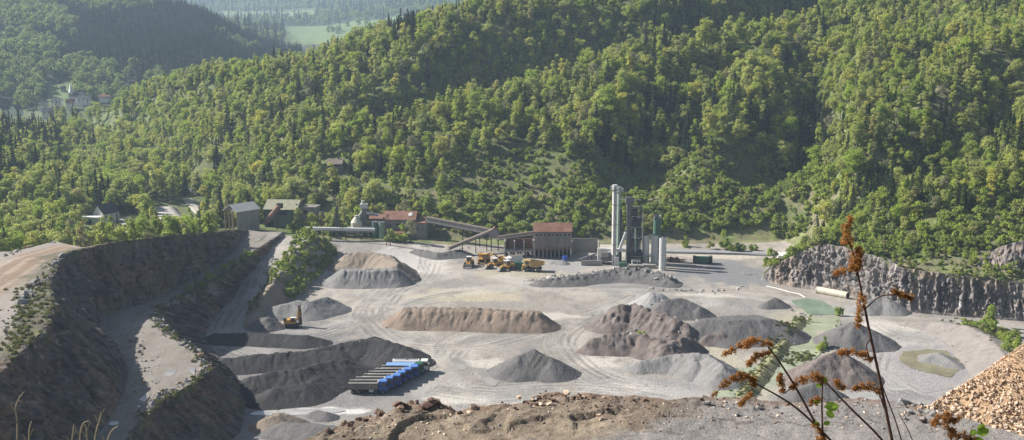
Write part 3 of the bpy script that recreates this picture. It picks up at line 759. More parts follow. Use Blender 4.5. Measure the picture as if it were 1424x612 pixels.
# ------------------------------------------------------------------ stockpiles
HEAPH = []
def heap_top(x, y):
    b = hz(x, y)
    for x0, y0, r, z, h in HEAPH:
        i, j = int((y - y0) / r), int((x - x0) / r)
        if 0 <= i < z.shape[0] and 0 <= j < z.shape[1] and h[i, j] > 0: b = max(b, float(z[i, j]))
    return b
def heap(name, label, ridges, m, slope=.66, cap=None, rough=.25, rill=.25, res=.4, seed=0, group='stockpiles on the quarry floor', base=None, round_=.3, cat='gravel heap', blocky=0.0):
    W = [[P3(*p) for p in l] for l in ridges]
    A = [p for l in W for p in l]; mz = max(p.z for p in A)
    x0 = min(p.x - p.z / slope for p in A) - 3; x1 = max(p.x + p.z / slope for p in A) + 3
    y0 = min(p.y - p.z / slope for p in A) - 3; y1 = max(p.y + p.z / slope for p in A) + 3
    gx, gy = np.meshgrid(np.arange(x0, x1, res), np.arange(y0, y1, res))
    wx = gx + .6 * fbm(gx / 4., gy / 4., 3, seed); wy = gy + .6 * fbm(gx / 4. + 7, gy / 4., 3, seed + 1)
    h = np.full(gx.shape, -9.); al = np.zeros(gx.shape)
    for l in W:
        acc = 0
        segs = list(zip(l[:-1], l[1:])) if len(l) > 1 else [(l[0], l[0] + Vector((.01, 0, 0)))]
        for a, b in segs:
            dx, dy = b.x - a.x, b.y - a.y; L = dx * dx + dy * dy + 1e-9
            t = np.clip(((wx - a.x) * dx + (wy - a.y) * dy) / L, 0, 1)
            ex, ey = wx - a.x - t * dx, wy - a.y - t * dy
            d = np.hypot(ex, ey)
            hh = a.z + (b.z - a.z) * t - slope * (np.sqrt(d * d + round_ ** 2) - round_)
            up = hh > h
            al = np.where(up, acc + t * math.sqrt(L) + 3 * np.arctan2(ey, ex), al); h = np.maximum(h, hh)
            acc += math.sqrt(L)
    hn = np.clip(h, 0, 3) / 3
    if cap: h = np.where(h > cap, cap + (h - cap) * .06, h)
    h = h - rill * hn * np.abs(fbm(al / 1.4, h * .25, 3, seed + 2)) * 1.6 + rough * hn * fbm(gx / 1.7, gy / 1.7, 4, seed + 3) + .10 * hn * fbm(gx / .6, gy / .6, 2, seed + 4)
    if blocky: h = h + blocky * hn * (_T[seed % 8][np.floor(wx / 1.5).astype(int) & 255, np.floor(wy / 1.7).astype(int) & 255] - .5)
    g = (H(gx, gy) if base is None else base)
    keep = h > -.25
    z = g + h
    idx = np.arange(gx.size).reshape(gx.shape)
    q = np.stack([idx[:-1, :-1], idx[:-1, 1:], idx[1:, 1:], idx[1:, :-1]], -1).reshape(-1, 4)
    kf = (keep[:-1, :-1] | keep[:-1, 1:] | keep[1:, 1:] | keep[1:, :-1]).ravel()
    q = q[kf]; u, inv = np.unique(q, return_inverse=True)
    HEAPH.append((x0, y0, res, z, h))
    c = Vector((np.mean([p.x for p in A]), np.mean([p.y for p in A]), 0))
    V = np.stack([gx, gy, z], -1).reshape(-1, 3)[u] - np.array(tuple(c))
    me = mesh(name, V, inv.reshape(-1, 4), [m], smooth=blocky == 0)
    return tag(link(name, me, loc=c), label, cat, group)
def gm(name, c, c2=None, **k): return mat(name, c, col2=c2, scale=k.pop('scale', .35), bump=k.pop('bump', .22), bscale=k.pop('bscale', 2.2), **k)
m_dark = gm('dark_grit', (.028, .027, .028), (.054, .052, .052)); m_dgrey = gm('dark_grey_gravel', (.105, .10, .098), (.165, .158, .152))
m_grey = gm('grey_gravel', (.19, .186, .18), (.26, .25, .24)); m_pale = gm('pale_grey_gravel', (.27, .265, .26), (.37, .36, .345))
m_brown = gm('brown_overburden', (.19, .15, .115), (.30, .25, .20), scale=.22); m_purp = gm('purple_brown_rock_waste', (.10, .078, .07), (.23, .195, .175), scale=.3)
m_tan = gm('tan_earth', (.30, .24, .17), (.40, .34, .27)); m_berm = gm('berm_earth', (.17, .13, .10), (.29, .225, .175), scale=.16)
m_loam = gm('causeway_earth', (.17, .175, .07), (.29, .27, .16), scale=.6)
heap('berm', 'long flat-topped brown earth berm in the middle of the floor', [[(572, 422, 6), (640, 421, 6.3), (700, 424, 6.3), (742, 429, 5.5)]], m_berm, .68, 4.5, .2, .55, seed=1, cat='earth berm')
heap('gravel_heap', 'lone grey conical gravel heap right of the parked trucks', [[(722, 494, 4.6), (741, 485, 5.8), (766, 497, 4.3), (778, 506, 2.6)]], m_dgrey, .58, None, .12, .3, seed=2)
heap('gravel_heap', 'grey flat-topped gravel heap with scalloped front below the red-roofed works', [[(480, 371, 6), (510, 369, 6.4), (545, 370, 6)]], m_grey, .72, 5.0, .2, .5, seed=3)
heap('earth_heap', 'brown terraced earth heap right behind the flat-topped grey gravel heap', [[(478, 357, 4.2), (490, 349, 6.5), (520, 351, 6.2), (540, 353, 7), (552, 366, 6), (561, 380, 2.5)]], m_brown, .7, 6.0, .5, .3, seed=4, cat='earth heap')
heap('gravel_heap', 'grey gravel heap behind the yellow drilling rig', [[(392, 423, 3.6), (414, 417, 4.6), (430, 419, 4.4)], [(430, 419, 4.4), (454, 412, 4.6), (466, 418, 3)]], m_grey, .6, None, .12, .25, seed=5)
heap('gravel_heap', 'small dark gravel heap left of the yellow drilling rig', [[(360, 444, 2.6), (370, 440, 3.4), (384, 447, 2)]], m_dgrey, .62, None, .15, .3, seed=6)
heap('grit_heap', 'long low dark grit heap at the foot of the lower rock wall', [[(300, 464, 2.0), (350, 463, 2.4), (425, 466, 2.4), (445, 471, 1.4)]], m_dark, .42, None, .15, .15, seed=7, cat='grit heap')
heap('grit_heap', 'large dark grit heap with steep shaded end behind the parked trucks', [[(430, 486, 3.2), (485, 474, 4.2), (518, 468, 4.8), (552, 477, 4.4), (574, 490, 3)]], m_dark, .5, None, .2, .4, seed=8, cat='grit heap')
heap('grit_heap', 'largest dark grit heap with wavy crests left of the parked trucks', [[(312, 498, 2.8), (360, 492, 3.2), (420, 487, 3.2), (470, 487, 3)], [(350, 524, 3.8), (390, 514, 4.6), (425, 510, 4.8), (452, 502, 4.4), (480, 500, 3.6)], [(380, 540, 3.0), (420, 532, 3.4), (450, 524, 2.6)]], m_dark, .44, None, .25, .5, seed=9, cat='grit heap')
heap('rock_waste_heap', 'rough brown and pale rock waste heap, highest of the right cluster', [[(842, 436, 4.4), (862, 423, 7), (880, 421, 7.2), (905, 430, 6.6), (938, 440, 6.2), (956, 451, 4.6)]], m_purp, .74, None, .7, .5, seed=10, blocky=.5, cat='rock waste heap')
heap('rock_waste_heap', 'low purple brown rock waste heap with a bush growing on its front', [[(826, 471, 3.6), (850, 462, 5), (890, 461, 5.2), (925, 470, 5.4), (944, 470, 4.8), (958, 468, 4)]], m_purp, .8, 4.6, .6, .6, seed=11, blocky=.4, cat='rock waste heap')
heap('gravel_heap', 'pale grey cone of gravel behind the rough rock waste heap', [[(896, 411, 4), (906, 406, 5.2), (918, 408, 4.8)]], m_pale, .6, None, .1, .25, seed=12)
heap('gravel_heap', 'dark grey gravel heap against the right side of the pale cone', [[(925, 417, 4.6), (948, 414, 5), (970, 424, 3.4)]], m_dgrey, .6, None, .12, .2, seed=13)
heap('gravel_heap', 'smooth rounded dark grey gravel mound left of the upper green pond', [[(975, 444, 5), (1010, 437, 6.4), (1050, 435, 6.4), (1078, 444, 5)]], m_dgrey, .5, 5.2, .12, .15, seed=14)
heap('rock_waste_heap', 'small brown rock waste hump in front of the rounded grey mound', [[(985, 466, 2.4), (1005, 462, 3), (1015, 466, 2)]], m_purp, .7, None, .4, .4, seed=19, blocky=.3, cat='rock waste heap')
heap('gravel_heap', 'broad grey gravel heap with dark crater, left of the causeway', [[(888, 503, 2.2), (935, 493, 3.4), (962, 489, 4.6), (985, 492, 4.6), (1005, 507, 4.2), (1002, 518, 3)], [(962, 489, 4.6), (968, 505, 3.2), (965, 515, 2)]], m_grey, .58, None, .2, .4, seed=15)
heap('gravel_heap', 'dark grey gravel heap right of the long pale green pond', [[(1172, 456, 4.4), (1188, 447, 6), (1206, 454, 4.8), (1222, 464, 3.4)]], m_dgrey, .56, None, .15, .3, seed=16)
heap('gravel_heap', 'purple grey gravel heap with lumpy crest below the long green pond', [[(1128, 508, 4.2), (1148, 494, 5.8), (1166, 487, 6.6), (1178, 496, 5.6), (1196, 508, 3.6)]], m_purp, .6, None, .25, .45, seed=17)
heap('gravel_heap', 'low dark gravel heap at the near end of the causeway', [[(1108, 541, 2.4), (1134, 532, 3.4), (1156, 540, 2.4)]], m_dgrey, .55, None, .2, .25, seed=18)
heap('gravel_heap', 'small dark heap left of the upper green pond', [[(1068, 419, 2), (1079, 413, 3), (1088, 419, 1.8)]], m_dgrey, .62, None, .15, .2, seed=20)
heap('gravel_heap', 'pale grey heap at the foot of the right rock face', [[(1205, 417, 3.6), (1224, 411, 4.6), (1238, 417, 3.8)]], m_grey, .6, None, .15, .25, seed=21)
heap('rubble_ridge', 'ridge of grey broken rock in front of the asphalt plant', [[(752, 390, 1.6), (790, 384, 2.6), (825, 380, 2.6), (860, 372, 3.6), (895, 374, 3.6), (925, 384, 2.6), (934, 392, 1.4)]], m_dgrey, .42, None, .7, .4, seed=22, blocky=.5, cat='rubble ridge')
heap('rubble_heap', 'brown broken rock heap at the bottom beside the white puddle', [[(372, 580, 2.4), (388, 574, 3), (410, 580, 2)]], m_brown, .6, None, .4, .3, seed=23, blocky=.4, cat='rubble heap')
heap('gravel_heap', 'low grey gravel spill at the bottom left of the floor', [[(395, 588, 2), (440, 592, 2.4), (480, 600, 2)]], m_dgrey, .35, None, .15, .2, seed=24)
heap('gravel_heap', 'tiny grey gravel hump right of the white puddle', [[(440, 571, 1.2), (452, 573, 1.4)]], m_dgrey, .5, None, .1, .2, seed=27)
heap('sand_bank', 'curved pale bank round the right side of the settling pit', [[(1262, 448, .8), (1300, 447, 1.8), (1345, 453, 2.8), (1378, 470, 3.4), (1396, 492, 3.4), (1398, 518, 2.4)]], gm('pale_bank', (.245, .215, .195), (.33, .295, .27)), .34, None, .12, .3, seed=25, cat='bank')
heap('gravel_heap', 'grey gravel island standing in the settling pit water', [[(1290, 497, 1.0), (1304, 490, 2.0), (1322, 500, 1.3), (1330, 506, .8)]], m_grey, .4, None, .1, .3, seed=26)
heap('causeway', 'narrow earth causeway between the long green ponds', [[(1114, 441, 1.2), (1098, 462, 1.3), (1075, 495, 1.3), (1045, 535, 1.4), (1000, 592, 1.4)]], m_loam, .62, None, .3, .2, seed=28, cat='causeway')
heap('gravel_heap', 'dark gravel heap in the bay beside the tall bin building', [[(803, 336, 3), (816, 335, 3.4)]], m_dark, .7, None, .1, .2, seed=29)
heap('gravel_heap', 'grey gravel spill beside the blue drum at the bin building', [[(770, 363, 1.0), (782, 362, 1.4)]], m_grey, .5, None, .1, .1, seed=30)
heap('rubble_heap', 'dark rock rubble along the yard edge below the red-roofed works', [[(578, 350, 1.2), (610, 352, 2), (640, 348, 2.4), (652, 352, 1.2)]], m_dgrey, .5, None, .4, .3, seed=31, blocky=.4, cat='rubble heap')
heap('earth_mound', 'earthy mound with bushes at the lower end of the haul road', [[(350, 446, 1.6), (362, 428, 2.6), (376, 410, 3.2), (392, 396, 3)]], m_brown, .65, None, .5, .3, seed=32, cat='earth mound')

# ------------------------------------------------------------------ water
def water(name, c, rough=.08):
    m = mat(name, c, rough=min(rough, .12), var=.3, scale=.12, spec=.6, bump=.01, bscale=1.5); return m
m_pond = water('milky_green_water', (.22, .30, .215), .2); m_pond2 = water('pale_milky_water', (.36, .39, .27), .25); m_pud = water('muddy_water', (.31, .28, .235), .2); m_white = water('milky_white_water', (.42, .40, .37), .2); m_bpud = water('ramp_puddle_water', (.30, .28, .25), .15)
def pool(name, label, pts, m, z=.05, wob=1.6, seed=1, ground=None):
    W = [P3(a, b, (ground or 0)) for a, b in pts]
    c = sum(W, Vector()) / len(W); V = []; n = 90
    k_ = len(W)
    for i in range(n):
        u = i / n * k_; j = int(u); f = u - j; p0, p1, p2, p3 = W[j - 1], W[j], W[(j + 1) % k_], W[(j + 2) % k_]
        p = .5 * (2 * p1 + (p2 - p0) * f + (2 * p0 - 5 * p1 + 4 * p2 - p3) * f * f + (-p0 + 3 * p1 - 3 * p2 + p3) * f ** 3)
        th = 2 * math.pi * i / n
        k = 1 + wob * .09 * float(fbm(np.array([2.2 * math.cos(th) + seed * 3.1]), np.array([2.2 * math.sin(th)]), 3, seed)[0])
        V.append((p - c) * k * (1.06 if name == 'pond' else 1))
    V.append(Vector((0, 0, 0)))
    zz = (ground if ground is not None else hz(c.x, c.y)) + z; wob = wob
    me = mesh(name, [tuple(v) for v in V], [(i, (i + 1) % n, n) for i in range(n)], [m])
    return tag(link(name, me, loc=(c.x, c.y, zz)), label, kind='structure')
pool('pond', 'small green pond below the white tank', [(1104, 419), (1130, 417), (1150, 423), (1162, 436), (1130, 437), (1118, 430)], m_pond, .08, seed=2)
pool('pond', 'long pale green pond beside the causeway', [(1128, 446), (1165, 446), (1160, 466), (1140, 490), (1112, 512), (1086, 532), (1068, 532), (1090, 500), (1108, 468)], m_pond2, .08, seed=3)
pool('pond', 'pale milky pond left of the causeway near the bottom', [(1012, 520), (1040, 512), (1060, 512), (1040, 540), (1015, 562), (990, 562)], m_pond2, .08, seed=4)
pool('pit_water', 'muddy water in the round settling pit', [(1256, 492), (1275, 487), (1300, 488), (1325, 493), (1341, 508), (1325, 520), (1300, 522), (1275, 514), (1258, 506)], water('pit_mud_water', (.27, .245, .17)), .09, 3.2, seed=5)
for i, (lab, pts, m) in enumerate([
    ('long white puddle at the foot of the dark grit heap', [(352, 573), (400, 570), (468, 569), (470, 574), (420, 577), (360, 578)], m_white),
    ('muddy puddle right of the truck row', [(627, 500), (640, 500), (650, 512), (636, 514)], m_pud),
    ('long shallow puddle left of the lone cone heap', [(664, 516), (676, 514), (692, 534), (680, 537)], m_pud),
    ('small puddle in front of the truck row', [(612, 539), (626, 538), (624, 543), (612, 543)], m_pud),
    ('wide white puddle at the near edge of the pit floor', [(1180, 548), (1215, 545), (1222, 556), (1180, 562), (1168, 556)], m_white),
    ('thin white puddle right of the wide one', [(1232, 536), (1250, 538), (1262, 542), (1240, 543)], m_white)]):
    pool('puddle', lab, pts, m, .07, seed=i + 6)
for i, (lab, pts) in enumerate([('long puddle on the bench ramp, nearest', [(190, 560), (204, 548), (207, 552), (194, 566)]), ('oval puddle in the middle of the bench ramp', [(230, 518), (240, 514), (246, 516), (240, 522), (230, 523)]), ('narrow puddle beside the bench edge', [(262, 513), (271, 512), (270, 522)]),
                                ('white puddle in the shade of the upper wall', [(152, 588), (164, 586), (166, 590), (154, 592)])]):
    pool('puddle', lab, pts, m_bpud, .06, seed=i + 14, ground=ZB)
pool('puddle', 'pale puddle at the top of the bench ramp', [(352, 336), (366, 327), (370, 328), (358, 336)], m_bpud, .1, seed=19, ground=ZB)

# ------------------------------------------------------------------ loose rocks
def rock_mesh(seed, flat=1.0, m=None, n=13):
    r = random.Random(seed); bm = bmesh.new()
    for i in range(n):
        v = Vector((r.gauss(0, 1), r.gauss(0, 1), r.gauss(0, 1))).normalized() * r.uniform(.75, 1.05)
        bm.verts.new((v.x * .55, v.y * .45, v.z * .4 * flat))
    bmesh.ops.convex_hull(bm, input=bm.verts)
    for v in [v for v in bm.verts if not v.link_faces]: bm.verts.remove(v)
    me = bpy.data.meshes.new('rock'); bm.to_mesh(me); bm.free(); me.materials.append(m); return me
m_rk_g = mat('grey_rock', (.30, .285, .27), var=.3, scale=3, bump=.03, bscale=9); m_rk_p = mat('pale_rock', (.40, .38, .35), var=.25, scale=3, bump=.03, bscale=9)
m_rk_b = mat('brown_rock', (.21, .145, .105), var=.35, scale=3, bump=.03, bscale=9); m_rk_o = mat('orange_tan_rock', (.54, .38, .26), var=.35, scale=2.5, bump=.02, bscale=12)
m_rk_r = mat('red_brown_rock', (.145, .09, .068), var=.45, scale=2.5, bump=.03, bscale=10); m_rk_o2 = mat('buff_rock', (.62, .49, .37), var=.3, scale=2.5, bump=.02, bscale=12)
ROCKS = {k: [rock_mesh(40 + 7 * i + j, f, m) for i in range(5)] for j, (k, m, f) in enumerate([('g', m_rk_g, 1), ('p', m_rk_p, 1), ('b', m_rk_b, .9), ('o', m_rk_o, .9), ('o2', m_rk_o2, .9), ('r', m_rk_r, .7)])}
rrk = random.Random(3)
def rock(kind, p, s, label=None, group=None, parent=None, name='rock'):
    o = link(name, rrk.choice(ROCKS[kind]), parent, p)
    o.rotation_euler = (rrk.uniform(-.4, .4), rrk.uniform(-.4, .4), rrk.uniform(0, 6.28)); f = rrk.uniform(.8, 1.25)
    o.scale = (s * f, s, s * rrk.uniform(.8, 1.1))
    if label: tag(o, label, 'rock', group)
    return o
def rocks_along(pts, n, s0, s1, spread, kinds, label, group, z=None, top=None, stuff=None):
    if stuff: return rock_mass(stuff, pts, n, s0, s1, spread, label, z, top)
    W = []
    for a in pts: W.append(P3(a[0], a[1], z if z is not None else a[2]))
    L = np.r_[0, np.cumsum([(b - a).length for a, b in zip(W[:-1], W[1:])])]
    for i in range(n):
        s = L[-1] * rrk.random(); p = Vector([np.interp(s, L, [w[k] for w in W]) for k in range(3)])
        p.x += rrk.gauss(0, spread); p.y += rrk.gauss(0, spread)
        sz = s0 + (s1 - s0) * rrk.random() ** 2.2
        zz = hz(p.x, p.y) if top is None else top(p.x, p.y)
        rock(rrk.choice(kinds), (p.x, p.y, zz + .12 * sz), sz, label, group)
def rock_mass(name, pts, n, s0, s1, spread, label, z, top):
    W = [P3(a[0], a[1], z if z is not None else a[2]) for a in pts]
    L = np.r_[0, np.cumsum([(b - a).length for a, b in zip(W[:-1], W[1:])])]; V = []; F = []; fm = []
    for i in range(n):
        s = L[-1] * rrk.random(); p = Vector([np.interp(s, L, [w[k] for w in W]) for k in range(3)])
        p.x += rrk.gauss(0, spread); p.y += rrk.gauss(0, spread); sz = s0 + (s1 - s0) * rrk.random() ** 2.5
        zz = hz(p.x, p.y) if top is None else top(p.x, p.y)
        me = rrk.choice(ROCKS['g']); M = Matrix.Translation((p.x, p.y, zz + .1 * sz)) @ Matrix.Rotation(rrk.uniform(0, 6.28), 4, 'Z') @ Matrix.Rotation(rrk.uniform(-.5, .5), 4, 'X') @ Matrix.Scale(sz, 4)
        o = len(V); V += [tuple(M @ v.co) for v in me.vertices]; F += [tuple(o + k for k in f.vertices) for f in me.polygons]; fm += [rrk.choice((0, 0, 1))] * len(me.polygons)
    tag(link(name, mesh(name, V, F, [m_rk_g, m_rk_p], fm)), label, kind='stuff')
rocks_along([(835, 440, 0), (870, 436, 0), (920, 452, 0), (950, 460, 0), (840, 475, 0), (900, 480, 0), (950, 478, 0)], 420, .3, 1.3, 3.0, 'g', 'broken rock strewn over the rock waste heaps', '', top=heap_top, stuff='waste_rubble')
rocks_along([(26, 428, 27), (36, 410, 27), (55, 388, 27), (75, 368, 27), (88, 355, 27)], 30, 1.1, 3.0, .5, 'ggb', 'grey boulder lining the plateau haul track above the rock wall', 'boulders lining the plateau track', top=lambda x, y: 27.1)
rocks_along([(2, 358, 27), (30, 348, 26.5), (60, 343, 26), (95, 340, 26)], 14, 1.1, 2.6, .6, 'ggb', 'boulder along the far edge of the plateau track, before the trees', 'boulders on the far edge of the plateau', top=lambda x, y: 26.6)
rocks_along([(212, 432), (224, 452), (252, 474), (278, 494), (288, 512), (262, 530), (220, 552), (196, 575)], 62, .8, 2.2, .7, 'ggpb', 'boulder on the outer rim of the bench ramp', 'boulders along the bench rim', z=ZB, top=lambda x, y: ZB + .15)
rocks_along([(192, 470), (200, 500), (196, 530), (170, 565)], 20, .7, 1.7, 1.6, 'ggb', 'loose stone lying on the bench ramp', 'stones on the bench ramp', z=ZB, top=lambda x, y: ZB + .05)
rocks_along([(340, 357), (300, 384), (260, 404), (220, 424)], 40, .5, 1.4, .6, 'ggp', 'stone on the rim above the haul road wall', 'stones on the lower wall rim', z=ZB, top=lambda x, y: ZB + .1, stuff='wall_rim_stones')
rocks_along([(752, 391, 0), (790, 387, 0), (830, 383, 0), (880, 380, 0), (930, 392, 0)], 800, .35, 2.2, 2.6, 'ggp', 'broken rock on the grey rubble ridge before the asphalt plant', 'rocks of the rubble ridge', top=heap_top, stuff='ridge_rubble')
rocks_along([(905, 378, 0), (925, 390, 0), (932, 394, 0)], 16, 1.3, 2.6, 1.2, 'gp', 'large pale block at the right end of the rubble ridge', 'pale blocks at the end of the rubble ridge', top=heap_top)
rocks_along([(900, 402, 0), (940, 404, 0), (990, 406, 0), (1040, 400, 0)], 40, .5, 1.5, 1.0, 'ggb', 'stone in the row between yard and floor', 'stones between yard and floor', top=lambda x, y: .1, stuff='yard_stones')
rocks_along([(1098, 432, 0), (1120, 440, 0), (1160, 440, 0), (1168, 452, 0), (1160, 480, 0)], 34, .5, 1.4, .6, 'ggb', 'stone along the pond margin', 'stones round the green ponds', top=lambda x, y: .3, stuff='pond_stones')
rocks_along([(350, 425, 0), (360, 440, 0), (380, 450, 0)], 18, .4, 1.2, 1.5, 'gp', 'stone at the foot of the earthy mound', 'stones at the mound', top=lambda x, y: 1.0, stuff='mound_stones')
rocks_along([(565, 340, 0), (600, 345, 0), (650, 350, 0)], 30, .6, 1.6, 1.4, 'ggp', 'rock in the rubble below the red-roofed works', 'rocks below the works', top=lambda x, y: .8, stuff='works_rubble')
rocks_along([(372, 585, 0), (390, 580, 0), (410, 588, 0)], 24, .4, 1.2, .8, 'ggb', 'stone on the brown heap at the bottom of the floor', 'stones on the bottom heap', top=lambda x, y: 1.0, stuff='bottom_rubble')
rocks_along([(1040, 382, 0), (1060, 388, 0), (1080, 394, 0)], 22, .5, 1.5, .9, 'gb', 'stone at the low left end of the rock face', 'stones at the face end', top=lambda x, y: .3, stuff='face_end_stones')
rocks_along([(300, 312, 9), (340, 312, 9), (372, 318, 9)], 26, .5, 1.6, 1.0, 'gp', 'stone before the open-fronted shed', 'stones by the open shed', top=lambda x, y: hz(x, y) + .1, stuff='shed_stones')

rocks_along([(212, 432), (224, 452), (252, 474), (278, 494), (288, 512), (262, 530), (220, 552), (190, 585)], 420, .2, .8, .9, 'g', 'small stones strewn along the bench rim', '', z=ZB, top=lambda x, y: ZB + .05, stuff='bench_rim_stones')
rocks_along([(165, 440), (195, 490), (200, 530), (150, 600)], 260, .15, .6, 2.2, 'g', 'small stones strewn over the bench ramp', '', z=ZB, top=lambda x, y: ZB + .02, stuff='bench_stones')
rocks_along([(5, 470, 27), (30, 425, 27), (60, 385, 27), (88, 352, 27)], 220, .2, .8, 1.0, 'g', 'small stones along the plateau edge', '', top=lambda x, y: 27, stuff='plateau_stones')

hs = []
for x0_, y0_, r_, z_, h_ in HEAPH:                      # coarse stones rolled to the feet of the heaps
    ed = np.argwhere((h_ > -.2) & (h_ < .5))
    for i in rrk.sample(range(len(ed)), min(len(ed), max(6, len(ed) // 30))): hs.append((x0_ + ed[i][1] * r_, y0_ + ed[i][0] * r_))
V = []; F = []; fm = []
for x, y in hs:
    sz = .18 + .6 * rrk.random() ** 3; me = rrk.choice(ROCKS['g']); M = Matrix.Translation((x, y, heap_top(x, y) + .05)) @ Matrix.Rotation(rrk.uniform(0, 6.28), 4, 'Z') @ Matrix.Scale(sz, 4)
    o = len(V); V += [tuple(M @ v.co) for v in me.vertices]; F += [tuple(o + k for k in f.vertices) for f in me.polygons]; fm += [rrk.choice((0, 0, 1))] * len(me.polygons)
tag(link('heap_foot_stones', mesh('heap_foot_stones', V, F, [m_rk_g, m_rk_b], fm)), 'coarse stones rolled to the feet of the heaps', kind='stuff')
# ------------------------------------------------------------------ builders for made things
def bx(x0, x1, y0, y1, z0, z1):
    V = [(x, y, z) for x in (x0, x1) for y in (y0, y1) for z in (z0, z1)]
    return V, [(0, 1, 3, 2), (4, 6, 7, 5), (0, 4, 5, 1), (2, 3, 7, 6), (0, 2, 6, 4), (1, 5, 7, 3)]
def bb(cx, cy_, cz, sx, sy, sz): return bx(cx - sx / 2, cx + sx / 2, cy_ - sy / 2, cy_ + sy / 2, cz - sz / 2, cz + sz / 2)
def cyl(p, q, r, n=14, r2=None):
    p, q = Vector(p), Vector(q); qt = (q - p).to_track_quat('Z', 'Y'); r2 = r if r2 is None else r2; V = []
    for c, rr in ((p, r), (q, r2)):
        for k in range(n): V.append(tuple(c + qt @ Vector((math.cos(6.28318 * k / n) * rr, math.sin(6.28318 * k / n) * rr, 0))))
    F = [(k, (k + 1) % n, n + (k + 1) % n, n + k) for k in range(n)] + [tuple(reversed(range(n))), tuple(range(n, 2 * n))]
    return V, F
def bar(p, q, w, h=None):
    p, q = Vector(p), Vector(q); h = h or w; d = (q - p).normalized(); up = Vector((0, 0, 1)) if abs(d.z) < .95 else Vector((0, 1, 0))
    s = d.cross(up).normalized() * (w / 2); u = s.cross(d).normalized() * (h / 2)
    V = [tuple(c + a * s + b * u) for c in (p, q) for a, b in ((-1, -1), (1, -1), (1, 1), (-1, 1))]
    return V, [(0, 1, 2, 3), (7, 6, 5, 4), (0, 4, 5, 1), (1, 5, 6, 2), (2, 6, 7, 3), (3, 7, 4, 0)]
def prism(poly, y0, y1):
    """polygon in XZ pushed from y0 to y1"""
    n = len(poly); V = [(x, y, z) for y in (y0, y1) for x, z in poly]
    return V, [tuple(range(n)), tuple(reversed(range(n, 2 * n)))] + [(k, n + k, n + (k + 1) % n, (k + 1) % n) for k in range(n)]
def prismx(poly, x0, x1):
    n = len(poly); V = [(x, y, z) for x in (x0, x1) for y, z in poly]
    return V, [tuple(range(n)), tuple(reversed(range(n, 2 * n)))] + [(k, n + k, n + (k + 1) % n, (k + 1) % n) for k in range(n)]
def part(name, parent, m, *shapes, smooth=False, bevel=0.0):
    V, F = join(shapes)
    me = mesh(name, V, F, [m])
    bm = bmesh.new(); bm.from_mesh(me); bmesh.ops.recalc_face_normals(bm, faces=bm.faces)
    if bevel: bmesh.ops.bevel(bm, geom=bm.edges[:], offset=bevel, segments=1, affect='EDGES')
    bm.to_mesh(me); bm.free()
    return link(name, me, parent)
def thing(name, label, cat, loc, rz=0.0, group=None):
    return tag(link(name, None, loc=loc, rz=rz), label, cat, group)
def copy_tree(o, parent=None):
    c = o.copy(); scene.collection.objects.link(c); c.parent = parent
    for ch in list(o.children): copy_tree(ch, c)
    return c
def corrug(name, c, var=.2, rough=.6, metal=0, scale=.5, rust=None, streak=True):
    """sheet cladding: rust and rain streaks over paint"""
    return mat(name, c, col2=rust, rough=rough, metal=metal, var=var, scale=scale, streak=streak, bump=.02, bscale=5)
m_rust = corrug('rusty_sheet', (.17, .085, .06), rust=(.30, .16, .11), scale=.4); m_wallg = corrug('weathered_grey_sheet', (.21, .20, .19), rust=(.33, .315, .30), scale=.5)
m_conc = corrug('stained_concrete', (.25, .24, .22), rust=(.38, .36, .33), scale=.4); m_rustc = corrug('rust_streaked_concrete', (.17, .15, .13), rust=(.32, .295, .265), scale=.6)
m_groof = corrug('brown_grey_belt_cover', (.17, .135, .11), rust=(.26, .215, .18)); m_dk = mat('black_and_opening_shade', (.02, .02, .02), var=.1); m_olive = corrug('olive_roof_sheet', (.27, .26, .17), rust=(.37, .36, .26)); m_gwall = corrug('green_wall_sheet', (.075, .115, .09), rust=(.13, .17, .13))  # m_dk: near-black painted for shade inside openings, also colours black machine parts
m_green = corrug('green_paint', (.05, .13, .09), rust=(.10, .18, .13)); m_pgreen = corrug('pale_green_paint', (.22, .32, .24), rust=(.32, .40, .33)); m_galv = corrug('galvanised_steel', (.52, .52, .52), rust=(.68, .68, .67), rough=.5)
m_lroof = corrug('light_grey_roof', (.46, .45, .42), rust=(.60, .59, .56)); m_steel = mat('grey_steel', (.16, .16, .165), var=.25, scale=2, rough=.6); m_dsteel = mat('dark_steel', (.06, .06, .062), var=.3, scale=2, rough=.7)
m_cream = corrug('cream_paint', (.50, .46, .36), rust=(.62, .58, .48)); m_whitep = corrug('white_paint', (.62, .61, .58), rust=(.75, .74, .71)); m_glass = mat('window_glass', (.03, .035, .04), rough=.1, var=.1, spec=.6)
m_rubber = mat('tyre_rubber', (.02, .02, .02), rough=.9); m_timb = mat('timber', (.20, .15, .10), var=.3, scale=3); m_yel = mat('machine_yellow', (.50, .27, .045), var=.25, scale=1.5, rough=.55); m_yel2 = mat('faded_yellow', (.46, .31, .11), var=.25, scale=1.2, rough=.6)
m_blue = mat('truck_blue', (.03, .085, .35), var=.12, scale=2, rough=.4); m_lblue = mat('light_blue_paint', (.22, .38, .66), var=.12, scale=1, rough=.5); m_bed = corrug('worn_tipper_steel', (.15, .135, .125), rust=(.24, .215, .19)); m_dgreen = mat('truck_green', (.03, .12, .08), var=.15, rough=.45)
m_slate = mat('slate_roof', (.07, .072, .08), var=.25, scale=1.5); m_redtile = mat('red_tile_roof', (.20, .09, .07), var=.25, scale=1.5); m_rend = mat('white_render', (.66, .65, .62), var=.08, scale=.5); m_asph = mat('pale_asphalt', (.30, .30, .30), var=.12, scale=.4)
